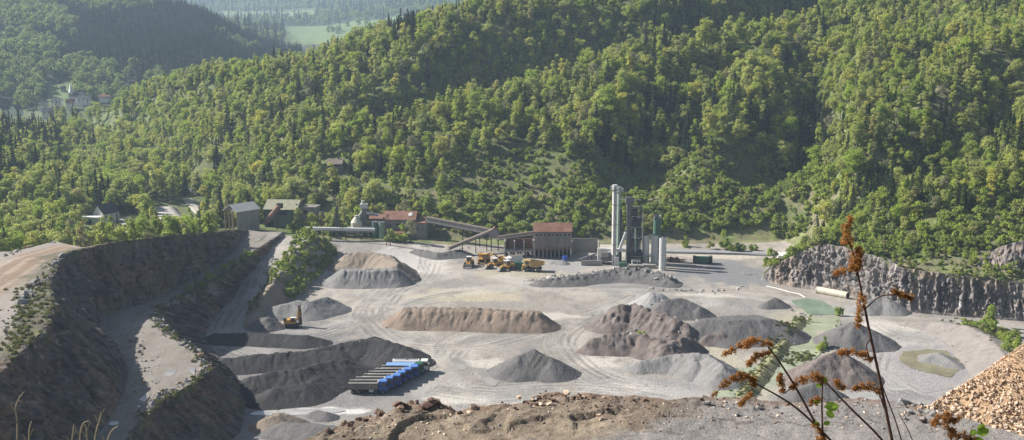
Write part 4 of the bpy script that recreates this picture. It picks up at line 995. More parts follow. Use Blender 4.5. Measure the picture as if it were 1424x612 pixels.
def gable(root, L, W, z0, ze, zr, mw, mr, ov=.4, names=('wall', 'roof'), axis='x'):
    """walls with gable ends and two roof slopes; the ridge runs along x"""
    w = part(names[0], root, mw, prismx([(-W / 2, z0), (W / 2, z0), (W / 2, ze), (0, zr), (-W / 2, ze)], -L / 2, L / 2))
    k = (zr - ze) / (W / 2); t = .18
    sl = lambda s: prismx([(0, zr + .04), (s * (W / 2 + ov), ze - k * ov + .04), (s * (W / 2 + ov), ze - k * ov + t), (0, zr + t + .04)], -L / 2 - ov, L / 2 + ov)
    r = part(names[1], root, mr, sl(-1), sl(1))
    return w, r
def at(px, py, Y):
    p = PY(px, py, Y); return Vector((p.x, Y, hz(p.x, Y)))
def zat(px, py, Y): return PY(px, py, Y).z

# ------------------------------------------------------------------ the bin building with rusty roof
Y0 = 413; o = at(769, 350, Y0); o.z = 0
S = 1 / px_per_m(Y0, 6)
t = thing('bin_building', 'tall rust-streaked concrete bin building with rusty roof', 'building', o)
w2 = 52 * S / 2; ze = zat(769, 323, Y0); zr = zat(769, 313, Y0)
part('wall', t, m_rustc, bx(-w2, w2, .6, 9, 4.2, ze)); part('base_wall', t, m_dk, bx(-w2 + .4, w2 - .4, 3.5, 8.6, 0, 4.2))  # base wall painted near-black for the shade behind the columns
part('roof', t, m_rust, prismx([(-.2, ze - .1), (9.6, ze + .6), (9.6, ze + .9), (4.6, zr + .2), (-.2, ze + .2)], -w2 - .3, w2 + .3))
for i in range(10):
    x = -w2 + .25 + i * (2 * w2 - .5) / 9
    part('column', t, m_rustc, bx(x - .22, x + .22, .2, .75, 0, ze - .4))
part('beam', t, m_rust, bx(-w2, w2, .35, .6, 4.0, 4.7))
for i in range(9):
    x = -w2 + .25 + (i + .5) * (2 * w2 - .5) / 9
    part('hopper_gate', t, m_rust, prism([(x - .45, 4.0), (x + .45, 4.0), (x + .2, 2.9), (x - .2, 2.9)], 1.2, 2.2))
    part('window', t, m_glass, bx(x - .3, x + .3, .5, .62, ze - 1.5, ze - .8))
# ------------------------------------------------------------------ red-roofed works
Y0 = 446; o = at(563, 325, Y0); S = 1 / px_per_m(Y0, 6); z0 = o.z; o.z = 0
t = thing('works_building', 'grey works building with red rusty roof behind the stockpiles', 'building', o, R(-4))
h1 = zat(563, 306, Y0); h2 = zat(563, 297, Y0); xl = (533 - 563) * S; xr = (594 - 563) * S
part('wall', t, m_wallg, bx(xl, xr - 5, 0, 11, z0 - 2, h1)); part('wing_wall', t, m_wallg, bx(xr - 4.99, xr, -.8, 9, z0 - 2, h1 - 1.0))
rf = part('roof', t, m_rust, prismx([(-.5, h1 - .1), (5.5, h2), (11.5, h1), (11.5, h1 + .25), (5.5, h2 + .3), (-.5, h1 + .2)], xl - .4, xr - 4.7))
part('skylight', rf, m_galv, prismx([(2.0, h1 + .42 * (h2 - h1) + .32), (4.0, h1 + .78 * (h2 - h1) + .3), (4.0, h1 + .78 * (h2 - h1) + .36), (2.0, h1 + .42 * (h2 - h1) + .38)], 1.2, 2.8))
part('wing_roof', t, m_rust, prismx([(-1.3, h1 - 1.2), (9.4, h1 - .3), (9.4, h1 - .05), (-1.3, h1 - .95)], xr - 5.3, xr + .4))
part('lean_to_roof', t, m_rust, prismx([(-4, z0 + 2.2), (.05, z0 + 3.2), (.05, z0 + 3.4), (-4, z0 + 2.4)], xl + 2, xl + 11))
for x in (xl + 2.3, xl + 6.4, xl + 10.6): part('post', t, m_dsteel, bx(x - .12, x + .12, -3.8, -3.55, z0 - 2, z0 + 2.4))
part('doorway', t, m_dk, bx(xl + 1.6, xl + 3.2, -.06, .05, z0 + 3.6, z0 + 5.4))  # flat near-black panel painted for the shade inside the doorway
for x in (xl + 5.4, xl + 7.6, xl + 9.6, xl + 11.4): part('window', t, m_glass, bx(x, x + .9, -.05, .04, h1 - 2.4, h1 - 1.6))
for x in (xr - 4.4, xr - 2.2): part('window', t, m_glass, bx(x, x + 1.1, -.86, -.78, z0 + 3.2, z0 + 4.2))
# annex with green tanks
Yq = 444
for k, (px, lab) in enumerate([(522, 'left green tank beside the red-roofed works'), (531, 'right green tank touching the red-roofed works')]):
    o = at(px, 325, Yq - k); zz = o.z; top = zat(px, 309, Yq); 
    tt = thing('process_tank', lab, 'tank', (o.x, o.y, 0), 0, 'green tanks at the works')
    part('shell', tt, m_pgreen if k else m_green, cyl((0, 0, zz - 1), (0, 0, top), 1.3), smooth=False); part('rim', tt, m_steel, cyl((0, 0, top), (0, 0, top + .25), 1.42))
t = thing('annex_shed', 'small annex with rusty lean-to roof left of the works', 'shed', at(529, 318, 450))
zz = t.location.z; a1 = zat(529, 306, 450) - zz; part('wall', t, m_wallg, bx(-4.5, 2.5, 0, 5, -1.5, a1)); part('roof', t, m_rust, prismx([(-.4, a1 - .05), (5.4, a1 + 1.6), (5.4, a1 + 1.8), (-.4, a1 + .15)], -5, 2.9)); part('window', t, m_glass, bx(-3, -1.8, -.06, .02, a1 - 2, a1 - 1))
# dome silo and dust tower
o = at(496, 318, 447); zz = o.z; o.z = 0
t = thing('cone_silo', 'cream cone-topped silo on a white plinth left of the works', 'silo', o)
b0 = zat(496, 317, 447); b1 = zat(496, 309, 447); b2 = zat(496, 301, 447)
part('plinth', t, m_whitep, bx(-4.2, 6, -2.6, 3, b0 - 1.4, b0 + .1)); part('leg', t, m_steel, *[bx(x - .2, x + .2, y - .2, y + .2, zz - 2, b0 - 1.4) for x, y in ((-3.6, -2), (5.4, -2), (-3.6, 2.4), (5.4, 2.4))][:1])
for x, y in ((5.4, -2), (-3.6, 2.4), (5.4, 2.4)): part('leg', t, m_steel, bx(x - .2, x + .2, y - .2, y + .2, zz - 2, b0 - 1.4))
part('shell', t, m_cream, cyl((0, 0, b0 + .1), (0, 0, b1), 2.5, 18)); part('cone_top', t, m_cream, cyl((0, 0, b1), (0, 0, b2), 2.5, 18, .7)); part('cap', t, m_cream, cyl((0, 0, b2), (0, 0, b2 + .5), .8, 12))
o = at(507, 316, 450); zz = o.z; o.z = 0
t = thing('dust_tower', 'slim grey dust extraction tower with hood above the cone silo', 'tower', o)
c0 = zat(507, 281, 450); part('mast', t, m_steel, bx(-.9, .9, -.9, .9, zz - 1, c0 - 2.6)); part('hood', t, m_galv, bx(-1.7, 1.5, -1.2, 1.2, c0 - 2.6, c0 - .8)); part('stack', t, m_galv, cyl((-.6, 0, c0 - .8), (-.6, 0, c0 + .6), .6)); part('duct', t, m_galv, bar((.5, 0, c0 - 2), (-3.4, -1, c0 - 8), .8)); part('platform', t, m_steel, bx(-1.6, 5.5, -1.4, 1.4, c0 - 5.6, c0 - 5.3)); part('duct', t, m_galv, bar((.8, 0, c0 - 4.4), (6, 0, c0 - 5.6), .9))
# pipe bridge
a = PY(424, 317.5, 432); b = PY(521, 319.5, 440)
t = thing('pipe_bridge', 'long white covered pipe bridge on posts left of the cone silo', 'pipe bridge', (a.x, a.y, 0)); d = b - a; d.z = b.z
part('casing', t, m_whitep, bar((0, 0, a.z), (d.x, d.y, b.z), 1.6, 1.1)); part('deck', t, m_steel, bar((0, 0, a.z - .75), (d.x, d.y, b.z - .75), 1.9, .3))
for f in (.12, .35, .58, .8, .96): part('post', t, m_dsteel, bar((d.x * f, d.y * f, hz(a.x + d.x * f, a.y + d.y * f) - 1), (d.x * f, d.y * f, a.z + (b.z - a.z) * f - .9), .35))
# conveyors
def gallery(name, label, p0, p1, w, h, m, mroof, supports=(), cat='conveyor'):
    t = thing(name, label, cat, (p0.x, p0.y, 0)); d = p1 - p0; a = Vector((0, 0, p0.z)); b = Vector((d.x, d.y, p1.z))
    part('casing', t, m, bar(a, b, w, h)); part('roof', t, mroof, bar(a + Vector((0, 0, h / 2 + .1)), b + Vector((0, 0, h / 2 + .1)), w + .5, .14)); part('girder', t, m_dsteel, bar(a - Vector((0, 0, h / 2 + .2)), b - Vector((0, 0, h / 2 + .2)), w * .8, .3))
    for f in supports:
        p = a.lerp(b, f); g = hz(p0.x + p.x, p0.y + p.y)
        for s in (-1, 1): part('trestle_leg', t, m_dsteel, bar((p.x, p.y + s * w * .9, g - .8), (p.x, p.y + s * w * .35, p.z - h / 2), .28))
    return t
gallery('conveyor_gallery', 'long grey conveyor gallery falling right from the red-roofed works', PY(593, 305, 446), PY(686, 323, 432), 2.0, 2.0, m_wallg, m_groof, (.3, .55, .8))
gallery('belt_conveyor', 'rusty belt conveyor climbing right to the transfer tower', PY(624, 345, 418), PY(686, 320, 428), 1.2, .8, m_wallg, m_groof, (.3, .6, .85))
gallery('belt_conveyor', 'short rusty conveyor from transfer tower to bin building', PY(692, 331, 424), PY(745, 324, 415), 1.6, 1.3, m_rustc, m_groof, (.3, .7))
o = at(688, 335, 428); zz = o.z; o.z = 0; t = thing('transfer_tower', 'small grey gabled transfer tower where the conveyors meet', 'tower', o)
t0, t1, t2 = zat(688, 330, 428), zat(688, 321, 428), zat(688, 316, 428)
part('wall', t, m_wallg, prism([(-1.7, t0), (1.7, t0), (1.7, t1), (0, t2), (-1.7, t1)], -1.6, 1.6)); part('roof', t, m_rust, prism([(-1.95, t1 - .2), (0, t2 + .1), (0, t2 + .3), (-1.95, t1)], -1.8, 1.8), prism([(1.95, t1 - .2), (0, t2 + .1), (0, t2 + .3), (1.95, t1)], -1.8, 1.8))
for x, y in ((-1.4, -1.4), (1.4, -1.4), (-1.4, 1.4), (1.4, 1.4)): part('leg', t, m_dsteel, bx(x - .18, x + .18, y - .18, y + .18, zz - .8, t0))
# storage bays
o = at(722, 350, 416); o.z = 0; t = thing('storage_bays', 'row of open storage bays with rusty back walls left of the bin building', 'storage bay', o); S = 1 / px_per_m(416, 3)
bw = 5.6; top = zat(722, 335, 416)
part('back_wall', t, m_rust, bx(-bw, bw, 5, 5.5, 2.8, top)); part('deck', t, m_conc, bx(-bw - .4, bw + .4, -.6, 5, 2.3, 2.8))
for i in range(4): part('divider', t, m_conc, bx(-bw + i * bw * 2 / 3 - .25, -bw + i * bw * 2 / 3 + .25, -.4, 5, 2.8, top - .2))
for i in range(5): part('pier', t, m_conc, bx(-bw + i * bw / 2 - .3, -bw + i * bw / 2 + .3, -.4, .6, -.3, 2.3)); 
part('recess_shade_block', t, m_dk, bx(-bw, bw, 1.5, 4.5, -.3, 2.3))  # solid near-black block painted for the shade under the deck
for i in range(4): x = -bw + (i + .5) * bw / 2; part('chute', t, m_whitep, prism([(x - .5, 2.3), (x + .4, 2.3), (x + .9, 1.1), (x + .1, 1.1)], -.9, -.4))
t = thing('retaining_wall', 'pale concrete bay wall right of the bin building', 'wall', at(812, 345, 421)); z1 = zat(812, 331, 426) - t.location.z
part('back_panel', t, m_conc, bx(-4.5, 6, 4, 4.4, -.5, z1)); part('side_panel', t, m_conc, bx(5.7, 6.05, -2, 4, -.5, z1 - .5)); part('side_panel', t, m_conc, bx(-4.85, -4.5, -2, 4, -.5, z1 - .7))
# ------------------------------------------------------------------ asphalt plant
Y0 = 404; S = 1 / px_per_m(Y0, 8)
def stack(name, label, px, Y, ytop, r, m, ladder=True, ybot=None, group=None, caps=True, cat='chimney', bands=3):
    o = at(px, 368, Y); t = thing(name, label, cat, o, 0, group); h = zat(px, ytop, Y) - o.z
    sh = part('shaft', t, m, cyl((0, 0, -.3), (0, 0, h), r, 18)); 
    if caps:
        part('platform', t, m_steel, cyl((0, 0, h - 1.9), (0, 0, h - 1.75), r + .75, 14))
        rl = [tuple((math.cos(6.283 * k / 10) * (r + .7), math.sin(6.283 * k / 10) * (r + .7))) for k in range(10)]
        part('railing', t, m_galv, *[bar((x, y, h - 1.8), (x, y, h - .6), .09) for x, y in rl], *[bar((*rl[k], h - .6), (*rl[(k + 1) % 10], h - .6), .09) for k in range(10)])
    part('band', t, m_steel, *[cyl((0, 0, h * f), (0, 0, h * f + .18), r + .07, 18) for f in [(i + 1) / (bands + 1) for i in range(bands)]])
    if ladder:
        part('ladder', t, m_dsteel, *[bar((s * .28, -r - .22, .5), (s * .28, -r - .22, h - .3), .09) for s in (-1, 1)], *[bar((-.3, -r - .22, z), (.3, -r - .22, z), .07) for z in np.arange(1, h, .9)])
    return t, h
stack('chimney', 'tall white chimney with ladder, tallest thing at the plant', 853.5, 402, 257, .92, m_whitep)
stack('chimney', 'pale green chimney right behind the tall white one', 860, 408, 260, .85, m_pgreen, ladder=False)
o = at(874, 366, 405); t = thing('mixing_tower', 'dark steel mixing tower of the asphalt plant with platforms', 'tower', o); h = zat(874, 275, 405) - o.z
part('bucket_elevator', t, m_steel, bx(-1.0, .6, -.7, .7, 0, h)); part('elevator_head', t, m_steel, bx(-1.5, 1.8, -.9, .9, h - 2.2, h + .2)); part('boom', t, m_galv, bar((-4.4, 0, h - .4), (4.4, 0, h - .9), .22))
for x in (.9, 4.2):
    for y in (-1.6, 1.8): part('column', t, m_dsteel, bx(x - .16, x + .16, y - .16, y + .16, 0, h - 3))
for i, f in enumerate((.2, .36, .52, .68, .84)):
    part('deck', t, m_steel, bx(.5, 4.8, -2.1, 2.3, h * f, h * f + .18)); part('rail', t, m_galv, bar((.5, -2.1, h * f + 1.1), (4.8, -2.1, h * f + 1.1), .1), bar((4.8, -2.1, h * f + 1.1), (4.8, 2.3, h * f + 1.1), .1), bar((4.8, -2.1, h * f), (4.8, -2.1, h * f + 1.1), .09))
for z0_, z1_, x1_ in ((.21, .35, 4.0), (.37, .5, 3.2), (.53, .66, 4.1), (.7, .82, 3.0)): part('machine_housing', t, m_steel if z0_ < .4 else m_dsteel, bx(.9, x1_, -1.4, 1.6, h * z0_, h * z1_), bevel=.1)
part('vertical_pipe', t, m_pgreen, cyl((2.2, -2.3, 0), (2.2, -2.3, h * .55), .3)); part('vertical_pipe', t, m_galv, cyl((4.9, -1.9, 0), (4.9, -1.9, h * .8), .2))
part('brace', t, m_dsteel, *[bar((.9, -1.7, h * f), (4.2, -1.7, h * (f + .16)), .14) for f in (.04, .2, .36, .52, .68)])
part('chute', t, m_galv, bar((-1.2, -1, h * .48), (-3.8, -1.2, h * .2), .9)); part('skirt_housing', t, m_dsteel, bx(-.9, 5.2, -2.6, 2.6, 0, h * .18))
part('second_elevator', t, m_dsteel, bx(-3.6, -2.6, .8, 1.8, 0, h * .8))
t = thing('drying_drum', 'white duct and drum unit at the foot of the white chimney', 'drying drum', at(847, 366, 403)); 
part('frame', t, m_dsteel, bx(-4, 4.5, -1.2, 1.2, 0, .6)); part('drum', t, m_steel, cyl((-3.4, -.2, 2.2), (3.4, -.2, 2.6), 1.15, 16)); part('duct', t, m_whitep, bar((-4.4, .5, 5.6), (6.2, .5, 5.2), 1.1)); part('duct', t, m_whitep, bar((-3.9, .5, 5.4), (-3.9, .5, .4), 1.0)); part('burner_house', t, m_galv, bx(1.6, 3.4, -3, -1.4, 0, 3.2)); part('filter_house', t, m_conc, bx(-3.2, -.4, -1.6, 1.4, 3.0, 4.9)); part('motor', t, m_green, bx(4.6, 6.2, -2.4, -1.2, 0, 1.6))
t = thing('aggregate_feeder', 'inclined feeder belt left of the white chimney', 'conveyor', at(812, 356, 408)); part('belt', t, m_steel, bar((-2, 0, .6), (7.4, -.6, 4.2), 1.1, .5)); 
for x, z in ((0, 1), (3, 2.1), (6, 3.3)): part('leg', t, m_dsteel, bx(x - .12, x + .12, -.5, .5, -.3, z))
t = thing('low_wall', 'long low pale concrete wall in front of the chimney', 'wall', at(823, 366, 400)); 
for i in range(5): part('panel', t, m_conc, bx(-4 + i * 1.6, -4 + i * 1.6 + 1.56, 0, .6, -.3, 2.0))
t = thing('loading_ramp', 'low concrete loading ramp in front of the silos', 'ramp', at(892, 371, 396)); part('slab', t, m_conc, bx(-5, .4, -1, 2, -.3, 1.2)); part('slab', t, m_conc, bx(.42, 5.4, -1.4, 1.8, -.3, 1.5)); part('bumper', t, m_timb, bx(-5, 5.4, -1.55, -1.42, .6, .9))
for px, yt, yb, Y, lab in ((897.5, 327, 364, 405, 'left ribbed grey silo'), (910, 327, 364, 405, 'middle ribbed grey silo below the green tank'), (921, 331, 374, 392, 'right grey silo standing nearest')):
    o = at(px, yb, Y); t = thing('silo', lab, 'silo', o, 0, 'grey silos of the asphalt plant'); h = zat(px, yt, Y) - o.z; r = 4.9 / px_per_m(Y, 5)
    part('shell', t, m_galv, cyl((0, 0, -.3), (0, 0, h), r, 20)); 
    for k in range(5): part('rib', t, m_galv, cyl((0, 0, h * (k + .5) / 5.2), (0, 0, h * (k + .5) / 5.2 + .14), r + .07, 20))
    part('lid', t, m_steel, cyl((0, 0, h), (0, 0, h + .35), r * .9, 16, r * .3)); part('vent', t, m_dsteel, cyl((.4, 0, h + .2), (.4, 0, h + .9), .2, 8)); part('railing', t, m_dsteel, *[bar((math.cos(a) * r * .95, math.sin(a) * r * .95, h), (math.cos(a) * r * .95, math.sin(a) * r * .95, h + .8), .08) for a in np.arange(0, 6.2, .8)])
o = at(913, 360, 409); t = thing('bitumen_tank', 'green upright tank with rooftop gear behind the silos', 'tank', o); h = zat(913, 304, 409) - o.z
part('shell', t, m_green, cyl((0, 0, 0), (0, 0, h), 1.55, 18)); part('head_frame', t, m_steel, bx(-1.5, 1.5, -1.2, 1.2, h, h + .3)); part('gear_box', t, m_dsteel, bx(-1, .2, -.8, .8, h + .3, h + 1.7)); part('gear_box', t, m_galv, bx(.5, 1.3, -.8, .6, h + .3, h + 1.3)); part('railing', t, m_galv, bar((-1.5, -1.2, h + 1.2), (1.5, -1.2, h + 1.2), .09), bar((-1.5, -1.2, h), (-1.5, -1.2, h + 1.2), .09), bar((1.5, -1.2, h), (1.5, -1.2, h + 1.2), .09))
t = thing('skip_container', 'green open-topped skip container at the far right of the yard', 'container', at(977, 362, 405), R(-3)); part('tub', t, m_green, prism([(-2.2, .3), (2.2, .3), (2.4, 2.5), (-2.4, 2.5)], -1.2, 1.2), bevel=.05); part('end_frame', t, m_dsteel, bx(-3.6, -2.5, -1.3, 1.3, .2, 2.7)); part('end_frame', t, m_dsteel, bx(2.5, 3.6, -1.3, 1.3, .2, 2.7)); part('runner', t, m_dsteel, bx(-3.4, 3.4, -1.1, -.8, 0, .3)); part('runner', t, m_dsteel, bx(-3.4, 3.4, .8, 1.1, 0, .3))
t = thing('low_shed', 'low white flat-roofed shed where the rock face begins', 'shed', at(1096, 358, 410), R(-6)); part('wall', t, m_galv, bx(-3.8, 3.8, 0, 3, -.6, 1.7)); part('roof', t, m_whitep, prismx([(-.5, 1.6), (3.4, 2.4), (3.4, 2.55), (-.5, 1.75)], -4.2, 4.2)); part('door', t, m_dsteel, bx(-1.2, .4, -.06, 0, -.5, 1.3))
t = thing('scrap_pile', 'rusty scrap pile beside the silos', 'scrap pile', at(938, 361, 408)); r_ = random.Random(4)
for i in range(26): part('scrap', t, r_.choice([m_rust, m_dsteel, m_rust]), bar((r_.gauss(0, 2), r_.gauss(0, 1), r_.uniform(0, 1.2)), (r_.gauss(0, 2), r_.gauss(0, 1), r_.uniform(.2, 1.9)), r_.uniform(.15, .5)))
t = thing('blue_drum', 'blue drum tank beside the bin building', 'drum', at(786, 361, 409)); part('shell', t, m_blue, cyl((0, 0, 0), (0, 0, 1.9), 1.1, 16)); part('band', t, m_blue, cyl((0, 0, .9), (0, 0, 1.05), 1.16, 16)); part('lid', t, m_blue, cyl((0, 0, 1.9), (0, 0, 2.1), 1.0, 16, .3))
# lattice masts
def lattice(label, px, yb, yt, Y, w=1.3):
    o = at(px, yb, Y); h = zat(px, yt, Y) - o.z; t = thing('lattice_mast', label, 'mast', o, 0, 'lattice masts at the plant'); n = max(4, int(h / 1.8))
    c = lambda f: [(sx * w / 2 * (1 - .55 * f), sy * w / 2 * (1 - .55 * f), h * f) for sx, sy in ((-1, -1), (1, -1), (1, 1), (-1, 1))]
    for k in range(4): part('leg', t, m_steel, bar(c(0)[k], c(1)[k], .16))
    part('bracing', t, m_steel, *[bar(c(i / n)[k], c((i + 1) / n)[(k + 1) % 4], .09) for i in range(n) for k in range(4)])
    part('crossarm', t, m_steel, bar((-w * .8, 0, h), (w * .8, 0, h), .14))
lattice('tall lattice mast behind the white pipe bridge', 469, 316, 276, 437)
lattice('dark lattice mast in front of the red-roofed works', 540, 340, 298, 430, 1.6)
# ------------------------------------------------------------------ sheds at the head of the haul road
o = at(390, 306, 456); z0 = o.z; o.z = 0; t = thing('green_shed', 'green sheet-clad shed with olive roof at the head of the haul road', 'shed', o, R(-6)); S = 1 / px_per_m(456, 8)
h1 = zat(390, 291, 456); h2 = zat(390, 278, 462); w2 = 23 * S
part('wall', t, m_gwall, bx(-w2, w2, 0, 12, z0 - 2, h1)); part('gable_wall', t, m_gwall, prismx([(0, h1), (12, h1 + .1), (6, h2)], w2 - .2, w2)); part('gable_wall', t, m_gwall, prismx([(0, h1), (12, h1 + .1), (6, h2)], -w2, -w2 + .2))
part('roof', t, m_olive, prismx([(-.5, h1 - .3), (6, h2), (6, h2 + .2), (-.5, h1 - .1)], -w2 - .4, w2 + .4), prismx([(12.5, h1 - .2), (6, h2), (6, h2 + .2), (12.5, h1)], -w2 - .4, w2 + .4)); part('opening_shade_panel', t, m_dk, bx(-1, 3, -.06, .02, h1 - 2.5, h1 - .5)); part('doorway_shade_panel', t, m_dk, bx(-w2 + .5, -w2 + 4, -.06, .03, z0 - 1, z0 + 3.5))  # flat near-black panels painted for shade in the two openings
t = thing('rusty_conveyor_tube', 'rusty sloping tube conveyor leaning on the green shed', 'conveyor', at(374, 309, 444)); a = PY(372, 306, 444) - t.location; b = PY(389, 286, 452) - t.location; part('tube', t, m_rust, cyl(a - (b - a) * .15, b, 1.1, 14)); part('head_box', t, m_dsteel, bb(b.x, b.y, b.z, 2.4, 2.2, 2.0)); part('trestle', t, m_dsteel, bar((b.x * .7, b.y * .7, -1), (b.x * .75, b.y * .75, b.z * .7), .3))
o = at(427, 306, 458); t = thing('concrete_block_building', 'dim grey concrete building right of the green shed', 'building', o, R(-6)); h1 = zat(427, 289, 458) - o.z; part('wall', t, m_wallg, bx(-3.6, 3.8, 0, 7, -2, h1)); part('roof', t, m_rustc, bx(-3.9, 4.1, -.3, 7.3, h1, h1 + .35)); part('post', t, m_dsteel, bx(-4.6, -4.2, -.6, -.2, -2, h1 + 1.8)); part('window', t, m_dk, bx(-1.5, .2, -.06, .02, h1 - 2.6, h1 - 1.2)); part('side_wall', t, m_wallg, bx(3.82, 7, 1, 6, -2, h1 - 2.2))
o = at(322, 309, 440); z0 = o.z; t = thing('open_shed', 'open-fronted shed with pale grey gable roof above the rock wall', 'shed', o, R(-38)); h1 = zat(322, 293, 440) - z0; h2 = h1 + 2.4
L, W = 11, 8.4
k = (h2 - h1) / (W / 2)
for sx in (-1, 1): part('roof', t, m_lroof, prism([(0, h2), (sx * (W / 2 + .5), h1 - k * .5), (sx * (W / 2 + .5), h1 - k * .5 + .2), (0, h2 + .2)], -.8, L + .6))
part('gable_panel', t, m_wallg, prism([(-W / 2, h1 - .2), (W / 2, h1 - .2), (0, h2)], -.2, 0)); part('side_wall', t, m_wallg, bx(W / 2 - .2, W / 2, .2, L, -2, h1)); part('back_wall', t, m_dk, bx(-W / 2 + .2, W / 2 - .25, L - .3, L, -2, h1))  # back wall painted near-black for the shaded interior
for x in (-W / 2 + .2, -1.2, 1.4, W / 2 - .2): part('post', t, m_timb, bx(x - .18, x + .18, -.3, .1, -2, h1 - .1))
for y in (3.5, 7): part('post', t, m_timb, bx(-W / 2 - .05, -W / 2 + .35, y - .18, y + .18, -2, h1))
# ------------------------------------------------------------------ houses
def house(label, px, py, Y, L, W, hw, hr, mw, mr, rz=0.0, chim=True, win=3, name='house', sink=0.0, group=None, base=None):
    o = at(px, py, Y); o.z = (base if base is not None else o.z) - sink
    t = thing(name, label, 'house', o, rz, group); w, r = gable(t, L, W, -3, hw, hr, mw, mr)
    if chim: part('chimney', r, m_redtile, bx(L * .15, L * .15 + .7, -.3, .4, hr - .8, hr + 1.0))
    for i in range(win):
        x = -L / 2 + L * (i + .5) / win; f = part('window', t, m_glass, bx(x - .5, x + .5, -W / 2 - .05, -W / 2 + .03, hw * .45, hw * .45 + 1.3)); part('frame', f, m_whitep, bx(x - .62, x + .62, -W / 2 - .09, -W / 2 - .052, hw * .45 - .12, hw * .45 - .002))
    for z in (hw * .4, hw * .85): part('window', t, m_glass, bx(L / 2 - .03, L / 2 + .05, -.6, .6, z, z + 1.3))
    part('door', t, m_timb, bx(L * .3, L * .3 + 1, -W / 2 - .05, -W / 2 + .03, 0, 2.1))
    return t
house('white gabled house with dark roof among trees beyond the plateau', 148, 306, 462, 8.5, 6.5, 4.2, 7.6, m_rend, m_slate, R(62))
house('grey-roofed house half hidden on the hillside above the plant', 467, 232, 512, 7, 6, 3.0, 5.0, m_wallg, m_groof, R(-5), win=4)
t = thing('flat_shed', 'long white flat-roofed shed left of the white gabled house', 'shed', at(124, 308, 452)); part('wall', t, m_whitep, bx(-4, 4, 0, 4, -2, 2.6)); part('roof', t, m_whitep, bx(-4.4, 4.4, -.4, 4.4, 2.6, 2.9)); part('door', t, m_dsteel, bx(-1, 1, -.05, .02, -1, 2))
t = thing('flat_roof_building', 'pale flat-roofed building by the valley road', 'building', at(230, 252, 600), R(8)); part('wall', t, m_conc, bx(-5, 5, 0, 8, -3, 4)); part('roof', t, m_lblue, bx(-5.4, 5.4, -.5, 8.4, 4, 4.5)); part('window', t, m_glass, bx(-4, 3.6, -.06, .03, 1.2, 2.8)); part('annex', t, m_conc, bx(-9.5, -5.02, 1, 7, -3, 3.4))
VIL = [(4, 157, 905, 11, 8, 4.5, 8.5, 0, 70, 'white house with steep dark gable at the left edge of the village'), (23, 157, 930, 15, 9, 4.5, 9.5, 0, 80, 'white double-gabled house second from the left in the village'),
       (60, 150, 960, 9, 8, 6, 9.5, 0, 10, 'tall white house above the dark-roofed barn in the village'), (70, 160, 905, 17, 9, 4, 8, 0, 4, 'long white barn with dark roof at the front of the village'),
       (80, 146, 985, 14, 8, 5, 8, 0, -5, 'long low house behind the tall white one'), (88, 127, 1060, 7, 6, 4, 6.5, 0, 20, 'lone white cottage up on the green meadow'),
       (118, 143, 985, 16, 9, 5.5, 9, 0, 0, 'big dark-roofed house right of the church spire'), (98, 147, 950, 10, 7, 4, 7.5, 1, 15, 'red-roofed house in front of the church'),
       (104, 160, 895, 9, 7, 4, 7, 0, 60, 'small white gable house low in front of the village'), (122, 151, 945, 10, 6, 3.5, 5.5, 0, 0, 'low house with pale walls in the village middle'), (134, 152, 950, 7, 6, 3.6, 6, 0, 5, 'little white house at the right of the village'),
       (146, 138, 1010, 14, 7, 3.5, 5.5, 1, 0, 'long low red-roofed shed at the right end of the village')]
for px, py, Y, L, W, hw, hr, red, rz, lab in VIL:
    zz = zat(px, py, Y); g = hz(*PY(px, py, Y).xy); house(lab, px, py, Y, L * .66, W * .7, hw * .75, hr * .75, m_rend, m_redtile if red else m_slate, R(rz), base=max(zz, g), win=3)
o = PY(108, 142, 990); t = thing('church', 'small white church with pointed spire in the far village', 'church', o); gable(t, 12, 8, -4, 5, 9, m_rend, m_slate); part('tower', t, m_rend, bx(-7.5, -3.5, -2, 2, -4, 9)); part('spire', t, m_whitep, cyl((-5.5, 0, 9), (-5.5, 0, 17.5), 2.6, 4, .1)); part('door', t, m_timb, bx(-6.2, -4.8, -2.06, -1.98, 0, 2.6))
for x in (-1, 1.6, 4.2): part('window', t, m_glass, bx(x - .4, x + .4, -4.06, -3.98, 1.5, 4))

# ------------------------------------------------------------------ roads
def ribbon(name, label, pts, w, m, off=.12, by='hit', z=0):
    W = [hit(a, b, H) if by == 'hit' else PY(a, 306, b) if by == 'Y' else Vector((*P(a, b, z), 0)) for a, b in pts]
    L = np.r_[0, np.cumsum([(b.xy - a.xy).length for a, b in zip(W[:-1], W[1:])])]; s = np.arange(0, L[-1], 2.0)
    xy = np.stack([np.interp(s, L, [p[k] for p in W]) for k in (0, 1)], 1); k = 7
    xy = np.stack([np.convolve(np.pad(xy[:, i], k // 2, mode='edge'), np.ones(k) / k, 'valid') for i in (0, 1)], 1)
    tg = np.gradient(xy, axis=0); nm = np.stack([-tg[:, 1], tg[:, 0]], 1); nm /= np.linalg.norm(nm, axis=1)[:, None] + 1e-9
    V = []
    for f in (-1, -.34, .34, 1): 
        p = xy + nm * w / 2 * f; V.append(np.c_[p, H(p[:, 0], p[:, 1])])
    V = np.array(V); V[:, :, 2] = V[:, :, 2].max(0)[None] + off
    skirt0 = V[0].copy(); skirt0[:, 2] -= 1.2; skirt1 = V[-1].copy(); skirt1[:, 2] -= 1.2
    V = np.concatenate([skirt0[None], V, skirt1[None]]); n0, n1 = V.shape[:2]; idx = np.arange(n0 * n1).reshape(n0, n1)
    q = np.stack([idx[:-1, :-1], idx[:-1, 1:], idx[1:, 1:], idx[1:, :-1]], -1).reshape(-1, 4)
    return tag(link(name, mesh(name, V.reshape(-1, 3), q, [m])), label, kind='structure')
def ribbon_xy(name, label, pts, w, m, off=.12):
    global hit; return ribbon(name, label, pts, w, m, off, by='z', z=2)
